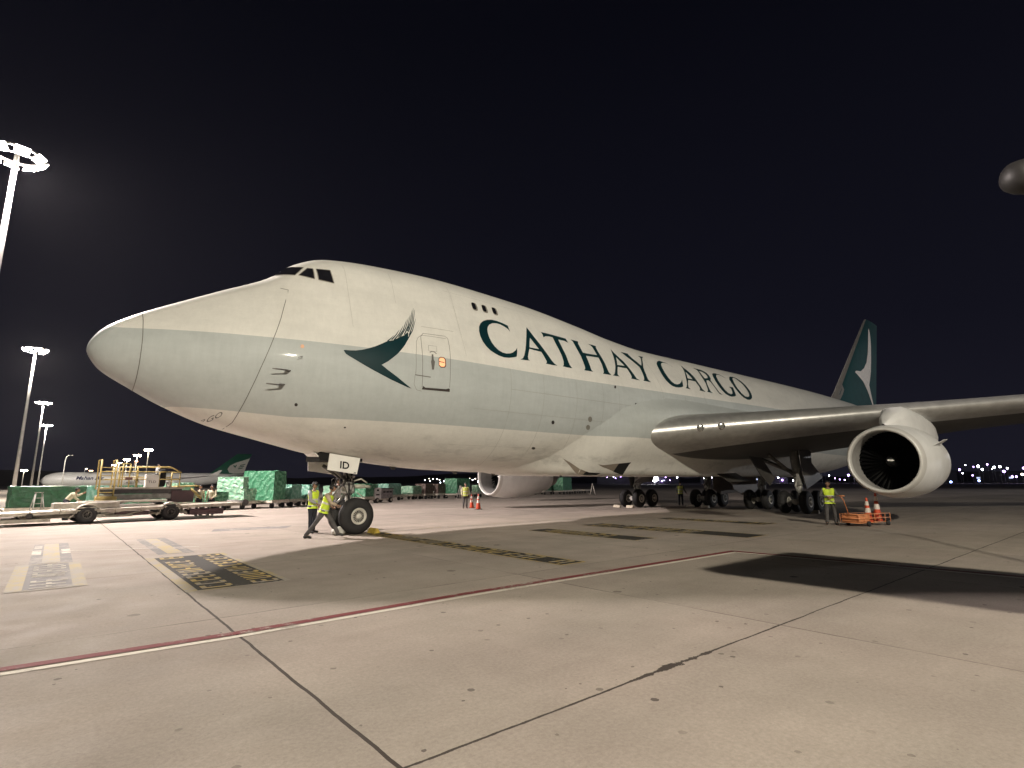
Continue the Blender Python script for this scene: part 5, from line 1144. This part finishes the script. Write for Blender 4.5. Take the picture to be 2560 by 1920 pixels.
for P in ([(68.6,12.2),(69.6,11.2),(70.2,12.6),(69.8,12.7),(69.5,12.0),(68.9,12.6)],[(71.6,12.2),(73.9,12.9),(73.8,13.2),(71.5,12.6)],[(71.0,11.4),(73.5,12.0),(73.4,12.4),(71.1,11.8)],[(70.8,10.6),(73.0,11.1),(72.9,11.5),(70.8,11.0)]): 
    mb=MB(); mb.prism([(x,-.85,z) for x,z in P],(0,-.03,0)); mb.build('emblem_stroke',mat('emblem_green',(.01,.06,.04),.5),tf)
for s in (-1,1):
    mb=MB(); foil(mb,[(s*2.0,27,40,.11,4.6),(s*12,36,44,.10,5.6),(s*31,53.0,56.0,.09,7.2)],'y'); wg=mb.build('wing',mat('airliner_wing',(.30,.29,.28),.5),fa)
    mb=MB(); mb.prism([(53,s*31,7.2),(56,s*31,7.2),(57.6,s*31.8,9.4),(56.6,s*31.8,9.4)],(0,s*.15,0)); mb.build('winglet',mat('airliner_white',(.6,.6,.57)),wg)
    for (ex,ey) in ((30,9.5),(38,19.5)):
        mb=MB(); mb.lathe([(0,1.0),(.3,1.15),(2.5,1.2),(4.6,.8),(4.6,.5)],(ex,s*ey,3.4),(1,0,0),20); mb.lathe([(.1,1.0),(.6,.9),(.6,0)],(ex,s*ey,3.4),(1,0,0),20); mb.box((ex+3.2,s*ey,4.7),(3,.3,1.3)); mb.build('engine',mat('airliner_white',(.6,.6,.57)),fa)
mb=MB()
for x in (7,34,38): mb.tube([(x,0,4.5),(x,0,.9)],.25,8); mb.lathe([(-.7,0),(-.7,.65),(.7,.65),(.7,0)],(x,0,1.9),(0,1,0),16)
mb.build('landing_gear',M_dull,fa)
for s in (-1,1):
    mb=MB(); foil(mb,[(s*.6,66,73,.09,7.4),(s*9,71.5,74.5,.08,8.2)],'y'); mb.build('tailplane',mat('airliner_wing',(.3,.29,.28)),fa)
# ------------------------------------------------------------------ distant lights and buildings
def glow_mat(nm,col,es): return mat(nm,(.8,.8,.8),.5,0,0,1,emit=col,es=es)
GW=[glow_mat('far_lamp_white',(.85,.88,1),26),glow_mat('far_lamp_violet',(.55,.35,1),18),glow_mat('far_lamp_warm',(1,.85,.65),20),glow_mat('far_lamp_blue',(.25,.35,1),16)]
def px_dir(u,v):
    d=fw*1340.08+r2*(u-1280)-u2*(v-960); return d.normalized()
M_pole=mat('far_pole',(.12,.12,.12),.6)
def far_lamp(x,y,z,r,mi,label,group='tiny distant lamps beyond the airfield'):
    l=empty('distant_lamp',(x,y,0),0,label,'lamp',group)
    mb=MB(); mb.tube([(0,0,0),(0,0,z-r)],[r*.22,r*.18],5); mb.build('pole',M_pole,l)
    mb=MB(); mb.ball((0,0,z),(r,r,r),8,6); mb.build('lamp_globe',GW[mi],l)
rl_=random.Random(21); far=[]
# (azimuth x/y spread, distance, height) rows of the city edge
def row(a0,a1,n,dist,zlo,zhi,r0,r1,pal,lb):
    od=lambda k:'%d%s'%(k,'th' if 10<k%100<14 else {1:'st',2:'nd',3:'rd'}.get(k%10,'th'))
    for i in range(n):
        a=R(a0+(a1-a0)*(i+rl_.uniform(-.35,.35))/max(1,n-1)); D=dist*rl_.uniform(.94,1.06)
        far_lamp(CP.x+D*math.sin(a),CP.y+D*math.cos(a),rl_.uniform(zlo,zhi),rl_.uniform(r0,r1),rl_.choice(pal),od(i+1)+' '+lb)
row(31,40,34,620,2.0,7,.25,.5,[0,2,2],'pinpoint lamp from the left above the far cargo row')
row(39,46,12,560,2,7,.3,.5,[0,1],'violet lamp from the left between the tall green block and the far engine')
row(50,57,26,600,2.5,10,.35,.7,[1,1,0],'violet lamp from the left, right of the far engine')
row(59.5,64,26,520,3.5,9,.45,.9,[0,0,1],'clustered lamp from the left seen under the belly')
row(66,75,26,560,2,13,.4,.9,[0,0,1],'lamp from the left seen between the main gear legs')
row(79.5,94,60,480,3.2,12,.28,.75,[0,0,1,1,2],'lamp from the left, right of the near engine')
row(73,95,12,400,1.0,2.2,.45,.6,[3],'low blue lamp from the left along the taxiway',)
for (u,lb,r) in ((1606,'left one of two blinding white lamps beyond the far wing gear',1.6),(1636,'brightest blinding white lamp seen below the belly',2.6)):
    d=px_dir(u,1196); t=430/math.hypot(d.x,d.y); far_lamp(CP.x+d.x*t,CP.y+d.y*t,CP.z+d.z*t,r,4 if False else 0,lb,None)
def building(x,y,w,d,h,rz,label,lit):
    b=empty('building',(x,y,0),rz,label,'building'); mb=MB(); mb.box((0,0,h/2),(w,d,h)); mb.build('wall',mat('far_wall',(.10,.10,.11),.8,0,.2,.1),b)
    mb=MB(); mb.box((0,0,h+.3),(w+1,d+1,.6)); mb.build('roof',mat('far_roof',(.07,.07,.08),.8),b)
    r=random.Random(int(x)); n=int(w/7)
    for i in range(n):
        if r.random()<lit: mb=MB(); mb.box((-w/2+7*(i+.5),-d/2-.1,h*.45),(2.6,.2,1.3)); mb.build('window',mat('far_window',(.8,.8,.8),.5,emit=(.6,.7,1),es=1.2),b)
for (a,D,w,h,lb,lit) in ((83.5,640,70,9,'low dark terminal block right of the near engine',.5),(76.5,620,60,10,'dark block with bluish windows behind the near gear',.5),(53,640,90,8,'long low dark hall beyond the cargo row',.3),(63,600,80,9,'dark hall under the belly line',.3),(91,660,90,9,'dark block at the right edge',.5)):
    a_=R(a); building(CP.x+D*math.sin(a_),CP.y+D*math.cos(a_),w,22,h,-a_,lb,lit)
far2=empty('lit_sign',(CP.x+150*math.sin(R(75.6)),CP.y+150*math.cos(R(75.6)),0),-R(75.6),'blue glowing sign left of the near engine','sign')
mb=MB(); mb.prism([(-5,0,4.6),(3.2,0,4.6),(3.2,0,9.4),(1.6,0,9.4),(-3.4,0,6.6)],(0,.6,0)); mb.build('sign_face',mat('sign_blue',(.2,.2,.6),.5,emit=(.16,.13,.75),es=.55),far2)
mb=MB(); mb.tube([(-3,.3,0),(-3,.3,5)],.25,6); mb.tube([(2,.3,0),(2,.3,5)],.25,6); mb.build('post',M_pole,far2)
# ------------------------------------------------------------------ raised loader bridge at the right edge
rb=empty('raised_loader',(8.4,-22.0,0),0,'dark raised machine arm entering at the upper right edge','loader')
mb=MB(); mb.box((-.5,-.6,4.7),(3.0,6.6,.30)); mb.build('bridge',mat('arm_grey',(.16,.145,.12),.6,.2,.2,3),rb,bevel=.04)
q=Vector((14.62,-17.55,8.0))-Vector((8.4,-22.0,0)); ks=2.0
mb=MB(); mb.lathe([(a_*ks,b_*ks) for a_,b_ in [(-.16,0),(-.15,.09),(-.09,.155),(0,.18),(.35,.19),(.42,.15),(.42,0)]],q,(.80,-.58,.1),22); mb.build('lamp_housing',mat('arm_dark',(.028,.026,.026),.5,.1,.2,4),rb)
mb=MB(); mb.tube([q+Vector((.5,-.4,0)),q+Vector((.6,-1.6,-.2)),(5.2,1.0,5.6),(1.5,-1.0,4.8)],.03,8); mb.build('bracket',M_dull,rb)
mb=MB(); mb.lathe([(0,.0),(0.0,.09),(.03,.10),(.04,.07),(.01,0)],q+Vector((-.10,-.18,-.03)),(-.7,-.7,-.05),18); mb.build('lens',M_glass,rb)
mb=MB(); mb.prism([q+Vector((.11,-.04,-.43)),q+Vector((.47,-.29,-.40)),q+Vector((.50,-.32,-.94)),q+Vector((.27,-.14,-.90))],(.01,.02,0)); mb.build('bracket_plate',mat('plate_pale',(.17,.15,.12),.7),rb)
mb=MB(); mb.tube([(1.2,-1.5,0),(1.2,-1.5,4.6)],.22,10); mb.tube([(1.2,-2.9,0),(1.2,-2.9,4.6)],.22,10); mb.box((1.8,-2.4,.5),(2.4,3.0,.7)); mb.build('support_column',M_dull,rb)
# ------------------------------------------------------------------ night haze
def haze():
    mb=MB(); mb.add([(-1510,-410,-3),(2510,-410,-3),(2510,2610,-3),(-1510,2610,-3),(-1510,-410,60),(2510,-410,60),(2510,2610,60),(-1510,2610,60)],[(0,3,2,1),(4,5,6,7),(0,1,5,4),(1,2,6,5),(2,3,7,6),(3,0,4,7)])
    m=bpy.data.materials.new('haze'); m.use_nodes=True; t=m.node_tree; t.nodes.clear(); o=t.nodes.new('ShaderNodeOutputMaterial'); v=t.nodes.new('ShaderNodeVolumePrincipled')
    v.inputs['Density'].default_value=HZ; v.inputs['Color'].default_value=(.9,.88,.95,1); v.inputs['Anisotropy'].default_value=.35; t.links.new(v.outputs[0],o.inputs['Volume'])
    h=mb.build('haze',m); tag(h,kind='stuff')
if HZ: haze()
